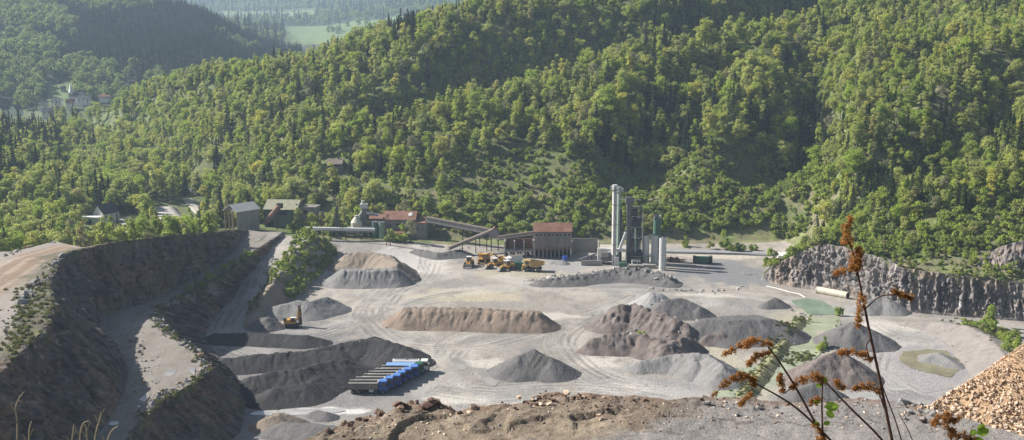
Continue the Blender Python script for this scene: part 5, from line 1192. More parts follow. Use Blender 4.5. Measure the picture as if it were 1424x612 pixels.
ribbon('public_road', 'pale road along the foot of the wooded bank', [(905, 344), (960, 345.5), (1040, 347), (1090, 349), (1125, 351)], 6, m_asph, .25, by='z', z=2.2)
ribbon('valley_road', 'pale road winding through the valley trees', [(236, 618), (255, 604), (275, 590), (292, 568)], 5, m_asph, .4, by='Y')
ribbon('gravel_yard', 'pale gravel yard sloping down left of the sheds', [(226, 283), (234, 294), (246, 313)], 10, mat('yard_gravel', (.44, .41, .37), var=.2, scale=.4), .3, by='z', z=6)
ribbon('valley_track', 'pale track leading to the sheds', [(262, 540), (272, 520), (285, 500), (303, 470)], 5, mat('track_dirt', (.42, .39, .34), var=.2, scale=.5), .3, by='Y')
ribbon('access_road', 'pale gravel road past the white house', [(172, 304), (178, 314), (186, 330)], 6, mat('track_dirt2', (.36, .35, .33), var=.2, scale=.5), .3, by='z', z=6)
# white tank lying below the rock face
a = P3(1137, 403, 1.1); b = P3(1179, 411, 1.1); t = thing('fallen_tank', 'long cream steel tank lying on its side below the rock face', 'tank', (a.x, a.y, 0)); d = b - a
part('shell', t, m_cream, cyl((0, 0, 1.1), (d.x, d.y, 1.1), 1.15, 20)); part('end_cap', t, m_dk, cyl((d.x, d.y, 1.1), (d.x * 1.004, d.y * 1.004, 1.1), 1.0, 18)); part('end_ring', t, m_cream, cyl((-d.x * .01, -d.y * .01, 1.1), (d.x * .02, d.y * .02, 1.1), 1.25, 20))
for f in (.3, .6, .85): part('cradle', t, m_dsteel, bb(d.x * f, d.y * f, .2, .4, 2, .5))
a = P3(1066, 398, .15); t = thing('water_hose', 'thin white hose running across the gravel to the small green pond', 'hose', (a.x, a.y, 0)); pts = [P3(x, y, .15) - Vector((a.x, a.y, 0)) for x, y in ((1066, 398), (1080, 401), (1098, 406), (1112, 409), (1120, 414))]
v, f = tube([tuple(p) for p in pts], [.16] * 5, 6); part('pipe', t, m_whitep, (v, f))

t = thing('control_cabin', 'small white control cabin between chimney and silos', 'cabin', at(884, 367, 399)); part('wall', t, m_whitep, bx(-1.6, 1.6, -1.1, 1.1, 0, 2.6)); part('roof', t, m_steel, bx(-1.8, 1.8, -1.3, 1.3, 2.6, 2.75)); part('window', t, m_glass, bx(-1.2, .3, -1.14, -1.08, 1.1, 2.1)); part('door', t, m_green, bx(.6, 1.4, -1.14, -1.08, .05, 2.1))
t = thing('pipe_rack', 'low rack of pipes running from mixing tower to silos', 'pipe rack', at(888, 362, 403)); 
for k in range(3): part('pipe', t, m_galv if k else m_pgreen, cyl((-3, k * .5 - .5, 3.0 + k * .35), (6, k * .5 - .5, 3.0 + k * .35), .16, 8))
for x in (-2.6, .6, 3.8): part('frame', t, m_dsteel, bar((x, -.8, -.2), (x, -.8, 3.8), .16), bar((x, .8, -.2), (x, .8, 3.8), .16), bar((x, -.8, 3.0), (x, .8, 3.0), .16))
t = thing('generator_box', 'dark green generator box at the foot of the mixing tower', 'generator', at(866, 369, 397)); part('housing', t, m_green, bx(-1.4, 1.4, -.8, .8, .15, 1.9), bevel=.05); part('exhaust', t, m_dsteel, cyl((.8, 0, 1.9), (.8, 0, 2.7), .12, 8)); part('skid', t, m_dsteel, bx(-1.5, 1.5, -.9, .9, 0, .14))
m_load = mat('caked_bed', (.13, .11, .095), var=.3, scale=1.5)
m_cabroof = mat('cab_roof_blue', (.10, .22, .55), var=.15, scale=2, rough=.5)
# ------------------------------------------------------------------ vehicles (x forward, base at the ground)
def wheel(t, x, y, r, w, name='wheel'):
    s = 1 if y > 0 else -1
    o = part(name, t, m_rubber, cyl((x, y - s * w / 2, r), (x, y + s * w / 2, r), r, 16), bevel=0)
    part('rim', o, m_steel, cyl((x, y + s * (w / 2 - .02), r), (x, y + s * (w / 2 + .03), r), r * .55, 12)); return o
def tipper(cabm, bedm, label, loc, rz, closed=None):
    t = thing('tipper_truck', label, 'truck', loc, rz, 'tipper trucks parked in a row')
    part('chassis', t, m_dsteel, bx(-4.6, 4.3, -.45, .45, .75, 1.1)); 
    for x in (-3.6, -2.2, 1.9, 3.5):
        for y in (-1.05, 1.05): wheel(t, x, y, .52, .4 if x > 0 else .55)
    cab = part('cab', t, cabm, prism([(2.55, .75), (4.55, .75), (4.62, 1.9), (4.45, 3.05), (2.6, 3.1)], -1.22, 1.22), bevel=.06)
    part('windscreen', cab, m_glass, prism([(4.63, 1.95), (4.66, 1.95), (4.53, 2.85), (4.5, 2.85)], -1.05, 1.05))
    for s in (-1, 1): part('side_window', cab, m_glass, prism([(3.35, 1.95), (4.4, 1.95), (4.3, 2.75), (3.35, 2.75)], s * 1.225, s * 1.24)); part('mirror', cab, m_dk, bx(4.5, 4.65, s * 1.3, s * 1.5, 1.9, 2.5)); part('headlight', cab, m_whitep, bx(4.56, 4.66, s * .75 - .2, s * .75 + .2, .95, 1.15))
    part('sun_visor', cab, m_dk, bx(4.4, 4.75, -1.1, 1.1, 2.9, 3.0)); part('roof_panel', cab, m_cabroof if cabm is m_blue else cabm, bx(2.7, 4.35, -1.08, 1.08, 3.12, 3.17)); part('bumper', t, m_dsteel, bx(4.4, 4.75, -1.22, 1.22, .4, .85)); part('grille', cab, m_dsteel, bx(4.6, 4.66, -.7, .7, 1.2, 1.75))
    part('fuel_tank', t, m_galv, bx(.2, 1.3, -1.15, -.6, .5, 1.1)); part('mudguard', t, m_dk, bx(2.9, 4.1, -1.24, -.8, 1.06, 1.14), bx(2.9, 4.1, .8, 1.24, 1.06, 1.14))
    if closed == 'tank':
        tk = part('tank_body', t, m_whitep, cyl((-4.6, 0, 2.2), (2.2, 0, 2.2), 1.15, 20)); part('walkway', tk, m_steel, bx(-4.2, 1.8, -.3, .3, 3.33, 3.4)); part('hatch', tk, m_steel, cyl((-1.2, 0, 3.3), (-1.2, 0, 3.6), .35, 10))
    else:
        bd = part('tipper_body', t, bedm, bx(-4.7, 2.35, -1.2, 1.2, 1.15, 1.3), bx(-4.7, 2.35, -1.24, -1.12, 1.3, 2.7), bx(-4.7, 2.35, 1.12, 1.24, 1.3, 2.7), bx(2.23, 2.35, -1.12, 1.12, 1.3, 2.85)); part('tailgate', t, bedm, bx(-4.8, -4.7, -1.2, 1.2, 1.2, 2.6))
        part('top_rail', bd, m_lroof if bedm is m_bed else bedm, bx(-4.75, 2.4, -1.32, -1.06, 2.702, 2.8), bx(-4.75, 2.4, 1.06, 1.32, 2.702, 2.8), bx(2.2, 2.42, -1.05, 1.05, 2.852, 2.95))
        for x in (-3.6, -2.2, -.8, .6): part('stake', bd, bedm, bx(x - .07, x + .07, -1.3, -1.24, 1.3, 2.7))
        if closed == 'tarp': part('tarpaulin', t, m_lblue, prismx([(-1.25, 2.81), (1.25, 2.81), (0, 3.05)], -4.75, 2.35))
        else: part('load_floor', bd, m_load, prismx([(-1.1, 1.302), (1.1, 1.302), (1.1, 2.35), (.2, 2.62), (-1.1, 2.3)], -4.6, 2.2))
    return t
ordw = ['nearest', 'second nearest', 'third nearest', 'fourth nearest', 'fifth nearest', 'sixth nearest']
x0, y0 = P(541, 546); sx, sy = P(597, 517)
trucks = []
base = None
for i in range(6):
    f = i / 7.0; x = x0 + (sx - x0) * f; y = y0 + (sy - y0) * f
    lab = '%s blue-cabbed tipper truck with open grey bed in the parked row' % ordw[i]
    if base is None: base = tipper(m_blue, m_bed, lab, (x - 4.7, y, hz(x, y)), R(-1)); o = base
    else: o = copy_tree(base); o.location = (x - 4.7, y, hz(x, y)); o['label'] = lab
    o.rotation_euler.z = R(rrk.uniform(-2.5, 1.5)); o.location.x += rrk.uniform(-.4, .4)
for f, a, b, c, lab in ((6 / 7., m_dgreen, m_lblue, 'tarp', 'green-cabbed tipper truck with light blue covered bed in the row'), (1.0, m_whitep, None, 'tank', 'white tank truck parked at the far end of the row')):
    x = x0 + (sx - x0) * f; y = y0 + (sy - y0) * f; tipper(a, b, lab, (x - 4.7, y, hz(x, y)), R(-1), c)
def loader(label, px, py, rz, cabm, body=m_yel):
    x, y = P(px, py); t = thing('wheel_loader', label, 'wheel loader', (x, y, hz(x, y)), rz, 'wheel loaders parked in the yard')
    part('rear_body', t, body, prism([(-3.2, .9), (-.2, .9), (-.2, 2.0), (-1.2, 2.2), (-3.2, 2.1)], -1.1, 1.1), bevel=.08); part('front_frame', t, body, bx(-.2, 1.9, -.55, .55, .7, 1.5), bevel=.06)
    for x_ in (-2.0, 1.3):
        for y_ in (-1.15, 1.15): wheel(t, x_, y_, .85, .65)
    cab = part('cab', t, m_glass, prism([(-1.5, 2.0), (.1, 1.9), (.05, 3.3), (-1.35, 3.3)], -.75, .75)); part('cab_roof', cab, cabm, bx(-1.55, .25, -.9, .9, 3.3, 3.48)); part('cab_post', cab, body, *[bar((a, s * .76, 1.9), (a * .95, s * .76, 3.3), .12) for a in (-1.45, .08) for s in (-1, 1)])
    for s in (-1, 1): part('lift_arm', t, body, bar((.7, s * .5, 1.9), (2.6, s * .5, .9), .28)); part('fender', t, body, prism([(-2.9, 1.75), (-1.1, 1.75), (-1.3, 1.9), (-2.7, 1.9)], s * .85, s * 1.5))
    bk = part('bucket', t, m_rustc, prism([(2.5, 1.3), (2.55, .3), (3.5, .12), (3.5, .2), (2.75, .5), (2.7, 1.3)], -1.5, 1.5)); part('bucket_side', bk, m_rustc, prism([(2.5, 1.3), (2.55, .3), (3.5, .12), (2.75, 1.2)], -1.5, -1.44), prism([(2.5, 1.3), (2.55, .3), (3.5, .12), (2.75, 1.2)], 1.44, 1.5)); part('exhaust', t, m_dsteel, cyl((-2.2, .4, 2.1), (-2.2, .4, 3.0), .1, 8)); part('counterweight', t, m_dsteel, bx(-3.5, -3.2, -1, 1, .8, 1.6)); part('headlight', cab, m_whitep, bx(.1, .25, -.7, -.45, 2.0, 2.2)); part('headlight', cab, m_whitep, bx(.1, .25, .45, .7, 2.0, 2.2))
    t.scale = (1.08,) * 3; return t
loader('wheel loader with tall pale cab at the left end of the yard', 652, 371, R(-97), m_whitep)
loader('wheel loader with lowered bucket between the two haul trucks', 686, 373, R(-160), m_whitep)
loader('wheel loader with white cab roof before the white lorry', 703, 376, R(-150), m_whitep)
def haul_truck(label, px, py, rz, m):
    x, y = P(px, py); t = thing('haul_truck', label, 'dump truck', (x, y, hz(x, y)), rz, 'quarry haul trucks')
    part('chassis', t, m_dsteel, bx(-3.2, 3.4, -.8, .8, .9, 1.5))
    for y_ in (-1.5, 1.5): wheel(t, 2.3, y_, .95, .8)
    for y_ in (-1.25, 1.25): wheel(t, -2.0, y_, .95, 1.3)
    part('hood', t, m, bx(2.2, 4.3, -1.5, 1.5, 1.3, 2.5), bevel=.1); part('bumper', t, m, bx(4.1, 4.5, -1.8, 1.8, .8, 1.3), bevel=.05); part('grille', t, m_dk, bx(4.3, 4.36, -1.0, 1.0, 1.4, 2.4)); cab = part('cab', t, m, bx(1.6, 3.2, -.1, 1.6, 2.5, 3.9), bevel=.08); part('windscreen', cab, m_glass, bx(3.2, 3.24, .05, 1.45, 2.9, 3.7)); part('side_window', cab, m_glass, bx(1.9, 3.0, 1.6, 1.63, 2.9, 3.7))
    part('deck', t, m, bx(1.6, 4.0, -1.7, -.12, 2.5, 2.6)); part('hand_rail', t, m_whitep, bar((4.0, -1.7, 3.4), (4.0, 1.7, 3.4), .08), bar((4.0, -1.7, 2.5), (4.0, -1.7, 3.4), .08), bar((4.0, 1.7, 2.5), (4.0, 1.7, 3.4), .08))
    bd = part('dump_body', t, m, prism([(-4.2, 2.9), (-1.2, 1.75), (1.3, 2.0), (1.4, 4.1), (3.9, 4.25), (3.9, 4.4), (1.2, 4.3), (-1.0, 4.0), (-4.4, 3.4)], -1.9, -1.75), prism([(-4.2, 2.9), (-1.2, 1.75), (1.3, 2.0), (1.4, 4.1), (3.9, 4.25), (3.9, 4.4), (1.2, 4.3), (-1.0, 4.0), (-4.4, 3.4)], 1.75, 1.9), prism([(-4.2, 2.9), (-1.2, 1.75), (1.3, 2.0), (1.45, 4.1), (3.9, 4.22), (3.9, 4.38), (1.15, 4.26), (1.1, 2.2), (-1.2, 1.95), (-4.2, 3.05)], -1.75, 1.75))
    part('body_rib', bd, m, *[bar((x_, s * 1.93, 2.1), (x_, s * 1.93, 4.0), .16) for x_ in (-2.6, -1.0, .6) for s in (-1, 1)])
    for y_ in (-1.2, 1.2): part('headlight', t, m_whitep, bx(4.46, 4.54, y_ - .2, y_ + .2, 1.0, 1.25))
    t.scale = (.97,) * 3; return t
haul_truck('orange yellow haul truck facing the viewer behind the loaders', 673, 366, R(-100), m_yel)
haul_truck('faded yellow haul truck in side view at the right of the yard', 742, 377, R(176), m_yel2)
x, y = P(698, 366); t = thing('excavator', 'yellow tracked excavator behind the wheel loaders', 'excavator', (x, y, hz(x, y)), R(-150))
for s in (-1, 1): part('track', t, m_dk, prism([(-1.9, .3), (-1.5, 0), (1.5, 0), (1.9, .3), (1.9, .7), (1.5, .95), (-1.5, .95), (-1.9, .7)], s * 1.2 - .3, s * 1.2 + .3))
part('upper_house', t, m_yel, bx(-2.3, 1.4, -1.3, 1.3, 1.1, 2.2), bevel=.1); c = part('cab', t, m_yel, bx(.1, 1.6, .3, 1.3, 2.2, 3.1), bevel=.06); part('window', c, m_glass, bx(1.6, 1.63, .4, 1.2, 2.25, 3.0)); part('boom', t, m_yel, bar((1.2, -.3, 2.0), (3.6, -.3, 4.2), .5), bar((3.5, -.3, 4.25), (5.4, -.3, 3.2), .45)); part('stick', t, m_yel, bar((5.3, -.3, 3.4), (5.0, -.3, 1.0), .35)); part('bucket', t, m_rustc, prism([(4.4, .2), (5.4, .1), (5.5, 1.1), (4.9, 1.2)], -.9, .3)); part('counterweight', t, m_dsteel, bx(-2.7, -2.31, -1.2, 1.2, 1.1, 2.0), bevel=.08)
x, y = P(713, 367); t = thing('white_lorry', 'white box lorry with brown tarpaulin roof among the machines', 'lorry', (x, y, hz(x, y)), R(-142)); part('box_body', t, m_whitep, bx(-4, 1.6, -1.25, 1.25, 1.0, 3.2)); part('roof', t, m_brown, prismx([(-1.3, 3.2), (1.3, 3.2), (0, 3.6)], -4.05, 1.65)); c = part('cab', t, m_whitep, prism([(1.75, .7), (3.6, .7), (3.6, 1.7), (3.3, 2.7), (1.75, 2.7)], -1.15, 1.15), bevel=.05); part('windscreen', c, m_glass, prism([(3.62, 1.75), (3.65, 1.75), (3.36, 2.55), (3.33, 2.55)], -1, 1)); part('chassis', t, m_dsteel, bx(-4, 3.4, -.4, .4, .6, 1.0))
for x_ in (-2.8, -1.7, 2.6):
    for y_ in (-1, 1): wheel(t, x_, y_, .5, .4)
x, y = P(722, 374); t = thing('green_container', 'dark green container with pale blue end beside the faded haul truck', 'container', (x, y, hz(x, y)), R(-8)); part('box', t, m_dgreen, bx(-1.6, 2.6, -1.1, 1.1, .2, 2.6), bevel=.04); part('end_door', t, m_lblue, bx(-1.72, -1.61, -1.05, 1.05, .3, 2.5)); 
for i in range(6): part('rib', t, m_dgreen, bx(-1.2 + i * .65, -1.08 + i * .65, -1.16, -1.1, .3, 2.5))
for y_ in (-.9, .9): part('skid', t, m_dsteel, bx(-1.5, 2.5, y_ - .15, y_ + .15, 0, .2))
# drilling rig
x, y = P(406, 455); t = thing('drilling_rig', 'yellow tracked drilling rig with raised rusty mast', 'drill rig', (x, y, hz(x, y)), R(14))
for s in (-1, 1): part('track', t, m_dk, prism([(-2.0, .35), (-1.5, 0), (1.5, 0), (2.0, .35), (2.0, .8), (1.5, 1.05), (-1.5, 1.05), (-2.0, .8)], s * 1.15 - .3, s * 1.15 + .3))
part('deck', t, m_dsteel, bx(-2.2, 1.6, -1.2, 1.2, 1.05, 1.3)); part('engine_house', t, m_yel, prism([(-2.4, 1.3), (.2, 1.3), (.2, 2.3), (-.5, 2.6), (-2.4, 2.3)], -1.15, 1.15), bevel=.08); c = part('cab', t, m_glass, bx(-.3, 1.0, -1.15, -.1, 1.4, 3.0)); part('cab_roof', c, m_whitep, bx(-.4, 1.1, -1.25, 0, 3.0, 3.15)); part('cab_frame', c, m_yel, bx(-.35, 1.05, -1.2, -.05, 1.3, 1.8)); part('mast', t, m_rust, bx(2.1, 2.6, .1, .6, .4, 6.4)); part('mast_rail', t, m_rust, bar((2.0, .0, .4), (2.0, .0, 6.6), .14), bar((2.7, .7, .4), (2.7, .7, 6.6), .14)); part('drill_head', t, m_yel, bx(1.7, 2.9, -.1, .8, 3.0, 4.6)); part('boom', t, m_yel, bar((.8, .3, 1.6), (2.3, .35, 3.2), .5)); part('drill_rod', t, m_dsteel, cyl((2.75, -.15, 0), (2.75, -.15, 5.6), .1, 8)); part('compressor', t, m_dk, bx(-2.5, -1.6, -1.0, 1.0, 2.35, 2.7)); part('rod_rack', t, m_dsteel, bx(2.6, 3.0, .2, .8, .6, 2.6))
# ------------------------------------------------------------------ the near ledge
ZL = 66.0
epx = np.array([60, 230, 330, 420, 470, 505, 560, 600, 640, 700, 760, 830, 900, 960, 1080, 1200, 1300, 1424, 1700])
epy = np.array([690, 665, 645, 622, 599, 585, 573, 569, 576, 566, 558, 564, 566, 561, 563, 560, 572, 566, 566])
ew = [P3(a, b, ZL) for a, b in zip(epx, epy)]; ex = np.array([p.x for p in ew]); ey = np.array([p.y for p in ew])
xs = np.arange(-20, 29, .11); ye = np.interp(xs, ex, ey) + .55 * fbm(xs / 1.6, xs * 0 + 3, 4, 2) + .5 * (_T[3][np.floor(xs / 1.3).astype(int) & 255, 7] - .5)
V = []; nt = 120
def ledge_z(x, y):
    fr = np.interp(x, ex, ey) - y                       # distance back from the rim
    sl = ss((x + 12) / 6.) * 0 + np.clip(ss((8 - x) / 6.), 0, 1)
    z = ZL + .28 * fbm(x / 5., y / 5., 3, 1) + .10 * fbm(x / .9, y / .9, 4, 3)
    w1 = .8 * fbm(x / 2., y / 2., 2, 4); w2 = .8 * fbm(x / 2. + 4, y / 2., 2, 5)
    lay = np.floor((fr * .55 + w1 + .25 * x) / 1.0)
    z = z + sl * ss((7 - fr) / 4.) * (.27 * (_T[5][lay.astype(int) & 255, np.floor((x + w2) / 2.6).astype(int) & 255] - .35) + .14 * (_T[6][np.floor((x + w1) / .9).astype(int) & 255, np.floor((y + w2) / .6).astype(int) & 255] - .5))
    return z + .3 * ss((5 - fr) / 5.)
for i in range(nt):
    t = i / (nt - 1); y = 34 + (ye - 34) * (t ** .8); V.append(np.stack([xs, y, ledge_z(xs, y)], 1))
for k, (dz, dy) in enumerate(((.25, .12), (.8, .25), (1.6, .5), (3, 1.1), (8, 3), (20, 9))):
    e = V[nt - 1].copy(); e[:, 2] -= dz * (1 + .3 * fbm(xs / 1.2, xs * 0 + k, 3, 4)); e[:, 1] += dy + .35 * fbm(xs / 1.1, xs * 0 + k * 3, 3, 5); V.append(e)
V = np.array(V); n0, n1 = V.shape[:2]; idx = np.arange(n0 * n1).reshape(n0, n1)
q = np.stack([idx[:-1, :-1], idx[:-1, 1:], idx[1:, 1:], idx[1:, :-1]], -1).reshape(-1, 4)
lx, ly = V[..., 0], V[..., 1]; fr = np.interp(lx, ex, ey) - ly
lc = np.zeros(lx.shape + (3,)); lc[:] = (.215, .17, .125)
lc = mixc(lc, (.29, .235, .17), ss(fbm(lx / 2.2, ly / 2.2, 4, 2) * 1.5 + .1)); lc = mixc(lc, (.14, .11, .08), ss(fbm(lx / 1.1, ly / 1.1, 4, 5) * 1.8 - .2) * .7)
lc = mixc(lc, (.20, .175, .095), ss(fbm(lx / 3.4, ly / 2.4, 3, 6) * 2 - .5) * .5)
lc = mixc(lc, (.24, .225, .215), ss((lx - 3) / 5. + fbm(lx / 2.6, ly / 2.6, 4, 3) * 1.4 + (fr - 2.2) * .35 - .5) * .9)
lc = mixc(lc, (.42, .33, .22), ss(fbm(lx / 3., ly / 1.4, 4, 1) * 2.2 - .9) * ss((lx - 6) / 4.) * .8)
lc = mixc(lc, (.20, .12, .08), ss((1.0 - fr) / .8 + fbm(lx / .9, ly / .9, 3, 4)) * .55)
lc = mixc(lc, (.07, .05, .04), ss(1 - np.abs(fbm(lx / 2.2, ly / .9, 3, 7)) * 16) * ss((6 - fr) / 4.) * .85)
lc = mixc(lc, (.08, .06, .045), ss(1 - np.abs(fbm(lx / 1.0 + 5, ly / 1.6, 3, 2)) * 18) * ss((5 - fr) / 4.) * .7)
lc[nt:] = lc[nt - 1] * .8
me = mesh('rock_ledge', V.reshape(-1, 3), q, [mat('ledge_rock', usecol=True, var=.28, scale=5, bump=.05, bscale=9)]); attr(me, 'Col', lc.reshape(-1, 3)); tag(link('rock_ledge', me), 'cracked brown rock ledge along the bottom, rim of the near bench', kind='structure')
def ledge_rocks(px0, px1, dy, n, s0, s1, kinds, label, group, up=.0):
    for i in range(n):
        px = rrk.uniform(px0, px1); y_e = np.interp(px, epx, epy); p = P3(px, y_e + abs(rrk.gauss(0, dy)), ZL); sz = s0 + (s1 - s0) * rrk.random() ** 1.6
        z = float(ledge_z(np.array([p.x]), np.array([p.y]))[0]); rock(rrk.choice(kinds), (p.x, p.y - .1, z + sz * .15 + up * rrk.random()), sz, label, group)
ledge_rocks(545, 605, 5, 10, .3, .75, ['r', 'r', 'b'], 'dark red-brown slab on the ledge rim below the trucks', 'slabs on the ledge rim left', .03)
ledge_rocks(690, 835, 7, 40, .16, .5, ['r', 'r', 'b', 'o2'], 'reddish broken stone of the jumble in the middle of the ledge rim', 'broken stones mid ledge', .14)
ledge_rocks(620, 660, 4, 6, .2, .6, ['o2', 'r', 'b'], 'tan stone on the ledge rim left of the red jumble', 'tan stones on the rim')
ledge_rocks(480, 545, 5, 12, .2, .7, ['r', 'b', 'b'], 'brown slab on the low left end of the ledge', 'slabs at the ledge left end', .05)
ledge_rocks(840, 1290, 9, 30, .15, .45, ['r', 'b', 'g'], 'small stone on the right half of the ledge', 'small stones on the ledge right')
ledge_rocks(1250, 1330, 12, 12, .25, .6, ['g', 'g', 'b'], 'grey stone at the foot of the orange rubble', 'grey stones by the orange rubble')
# pebbles as one mass
Vv = []; Ff = []; fm = []
for i in range(900):
    px = rrk.uniform(470, 1420); p = P3(px, np.interp(px, epx, epy) + abs(rrk.gauss(0, 18)) + 1, ZL); sz = .05 + .16 * rrk.random() ** 2; z = float(ledge_z(np.array([p.x]), np.array([p.y]))[0])
    mm = rrk.choice(ROCKS['g']); M = Matrix.Translation((p.x, p.y, z)) @ Matrix.Rotation(rrk.uniform(0, 6.28), 4, 'Z') @ Matrix.Scale(sz, 4); o_ = len(Vv); Vv += [tuple(M @ v.co) for v in mm.vertices]; Ff += [tuple(o_ + k for k in f.vertices) for f in mm.polygons]; fm += [rrk.choice((0, 1, 2))] * len(mm.polygons)
tag(link('ledge_pebbles', mesh('ledge_pebbles', Vv, Ff, [m_rk_g, m_rk_b, m_rk_o2], fm)), 'pebbles scattered over the near ledge', kind='stuff')
# orange rubble heap
c0 = P3(1298, 582, ZL); c1 = PY(1424, 489, 48.0); c2 = PY(1560, 400, 49)
t = thing('orange_rubble_heap', 'steep heap of orange tan broken stone at the right edge', 'rubble heap', (c1.x, c1.y, ZL))
gx, gy = np.meshgrid(np.arange(c0.x - 1, c0.x + 15, .1), np.arange(38, 56, .12))
RX = [c0.x, c1.x, c1.x + 2.2, c1.x + 5, c1.x + 9]; RZ = [0, c1.z - ZL, c1.z - ZL + 1.0, c1.z - ZL - .6, -.6]
zr_ = np.interp(gx, RX, RZ); yr_ = np.interp(gx, [c0.x, c1.x, c2.x], [c0.y + .6, c1.y, c2.y])
hh = zr_ - .78 * np.abs(gy - yr_) + .10 * fbm(gx / .5, gy / .5, 4, 2) + .3 * fbm(gx / 2., gy / 2., 3, 3)
hh = np.where(gx < c0.x, hh - (c0.x - gx) * 1.0, hh); hm_ = np.maximum(hh, -.6)
idx = np.arange(gx.size).reshape(gx.shape); q = np.stack([idx[:-1, :-1], idx[:-1, 1:], idx[1:, 1:], idx[1:, :-1]], -1).reshape(-1, 4); kf = (hh[:-1, :-1] > -.5).ravel(); q = q[kf]; u, inv = np.unique(q, return_inverse=True)
Vh = np.stack([gx - c1.x, gy - c1.y, hm_ + (ledge_z(gx, gy) - ZL)], -1).reshape(-1, 3)[u]
m_orfine = mat('orange_fines', (.36, .235, .13), col2=(.52, .37, .24), scale=1.4, bump=.05, bscale=9)
link('fines', mesh('fines', Vh, inv.reshape(-1, 4), [m_orfine]), t)
def rub_z(x, y):
    zr = np.interp(x, RX, RZ); yr = np.interp(x, [c0.x, c1.x, c2.x], [c0.y + .6, c1.y, c2.y]); return zr - .78 * abs(y - yr)
n_ = 0; SM = []; lz_ = ledge_z(gx, gy) - ZL
while n_ < 10500:
    x = rrk.uniform(c0.x - .6, c0.x + (7 if rrk.random() < .7 else 13)); y = rrk.uniform(40, 49.5); z = rub_z(x, y)
    if z < -.15 or y > np.interp(x, [c0.x, c1.x, c2.x], [c0.y + .6, c1.y, c2.y]) + 2.0: continue
    low = 1 - min(1, z / 2.5); sz = .035 + (.22 * rrk.random() ** 3.6) * (.4 + .9 * low)
    p = (x - c1.x, y - c1.y, z + .05 + lz_[int((y - 38) / .12), int((x - c0.x + 1) / .1)])
    if n_ < 280: rock(rrk.choice(['o', 'o2', 'o2', 'o', 'b']), p, sz * 1.1 + .07, parent=t)
    else: SM.append((p, sz))
    n_ += 1
Vv = []; Ff = []; fm = []
for p, sz in SM:
    mm = rrk.choice(ROCKS['o']); M = Matrix.Translation(p) @ Matrix.Rotation(rrk.uniform(0, 6.28), 4, 'Z') @ Matrix.Rotation(rrk.uniform(-.6, .6), 4, 'X') @ Matrix.Scale(sz, 4); o_ = len(Vv); Vv += [tuple(M @ v.co) for v in mm.vertices]; Ff += [tuple(o_ + k for k in f.vertices) for f in mm.polygons]; fm += [rrk.choice((0, 0, 1, 1, 1, 2))] * len(mm.polygons)
tag(link('small_rubble', mesh('small_rubble', Vv, Ff, [m_rk_o, m_rk_o2, m_rk_b], fm), t), kind='stuff')
# ------------------------------------------------------------------ dead flower stems close to the viewer
m_stem = mat('dry_stem', (.10, .055, .04), var=.3, scale=30); m_seed = leaf_mat('rusty_seed_heads', [(0, (.42, .21, .075)), (1, (.52, .27, .10))], .4); m_gl = leaf_mat('fresh_leaf', [(0, (.26, .42, .06)), (1, (.33, .5, .08))], .45); m_straw = mat('straw', (.42, .36, .25), var=.2, scale=20)
YN = 3.6; PM = FPX / (YN * 1.03)
def curve(pts, n=22, Y=YN, dy=0.0):
    w = [np.array(tuple(PY(a, b, Y + (c[0] if c else 0)))) for a, b, *c in pts]; out = []
    for i in range(len(w) - 1):
        p0, p1, p2, p3 = w[max(i - 1, 0)], w[i], w[i + 1], w[min(i + 2, len(w) - 1)]
        for t in np.linspace(0, 1, n, endpoint=False): out.append(.5 * (2 * p1 + (p2 - p0) * t + (2 * p0 - 5 * p1 + 4 * p2 - p3) * t * t + (-p0 + 3 * p1 - 3 * p2 + p3) * t ** 3))
    return out + [w[-1]]
def panicle(t, org, pts, rpx, seed, dens=16):
    """a seed head: clusters of small dry capsules round a bent spike"""
    r = np.random.default_rng(seed); c = np.array(curve(pts, 16)); L = np.linalg.norm(np.diff(c, axis=0), axis=1).sum(); nc = int(L * PM / 1.15) + 8; per = 34
    f = np.sort(r.uniform(0, 1, nc)); ii = np.clip((f * (len(c) - 1)).astype(int), 0, len(c) - 2); base = c[ii] + (c[ii + 1] - c[ii]) * (f * (len(c) - 1) - ii)[:, None]
    taper = (.3 + .8 * np.sin(np.pi * np.clip(f * .85 + .12, 0, 1))) * r.uniform(.45, 1.25, nc)
    cen = base + unit(r, nc) * (rpx * .85 / PM * taper)[:, None]
    p = np.repeat(cen, per, 0) + r.normal(size=(nc * per, 3)) * (1.55 / PM)
    v, fa = cards(p - org, unit(r, nc * per), 1.25 / PM, r); hd = link('seed_head', mesh('seed_head', v, fa, [m_seed]), t)
    parts_ = [tube([tuple(b_ - org), tuple(c_ - org)], [.35 / PM, .25 / PM], 3) for b_, c_ in zip(base, cen)] + [tube([tuple(q - org) for q in c[::4]], [.7 / PM] * len(c[::4]), 5)]
    part('spike', hd, m_stem, *parts_)
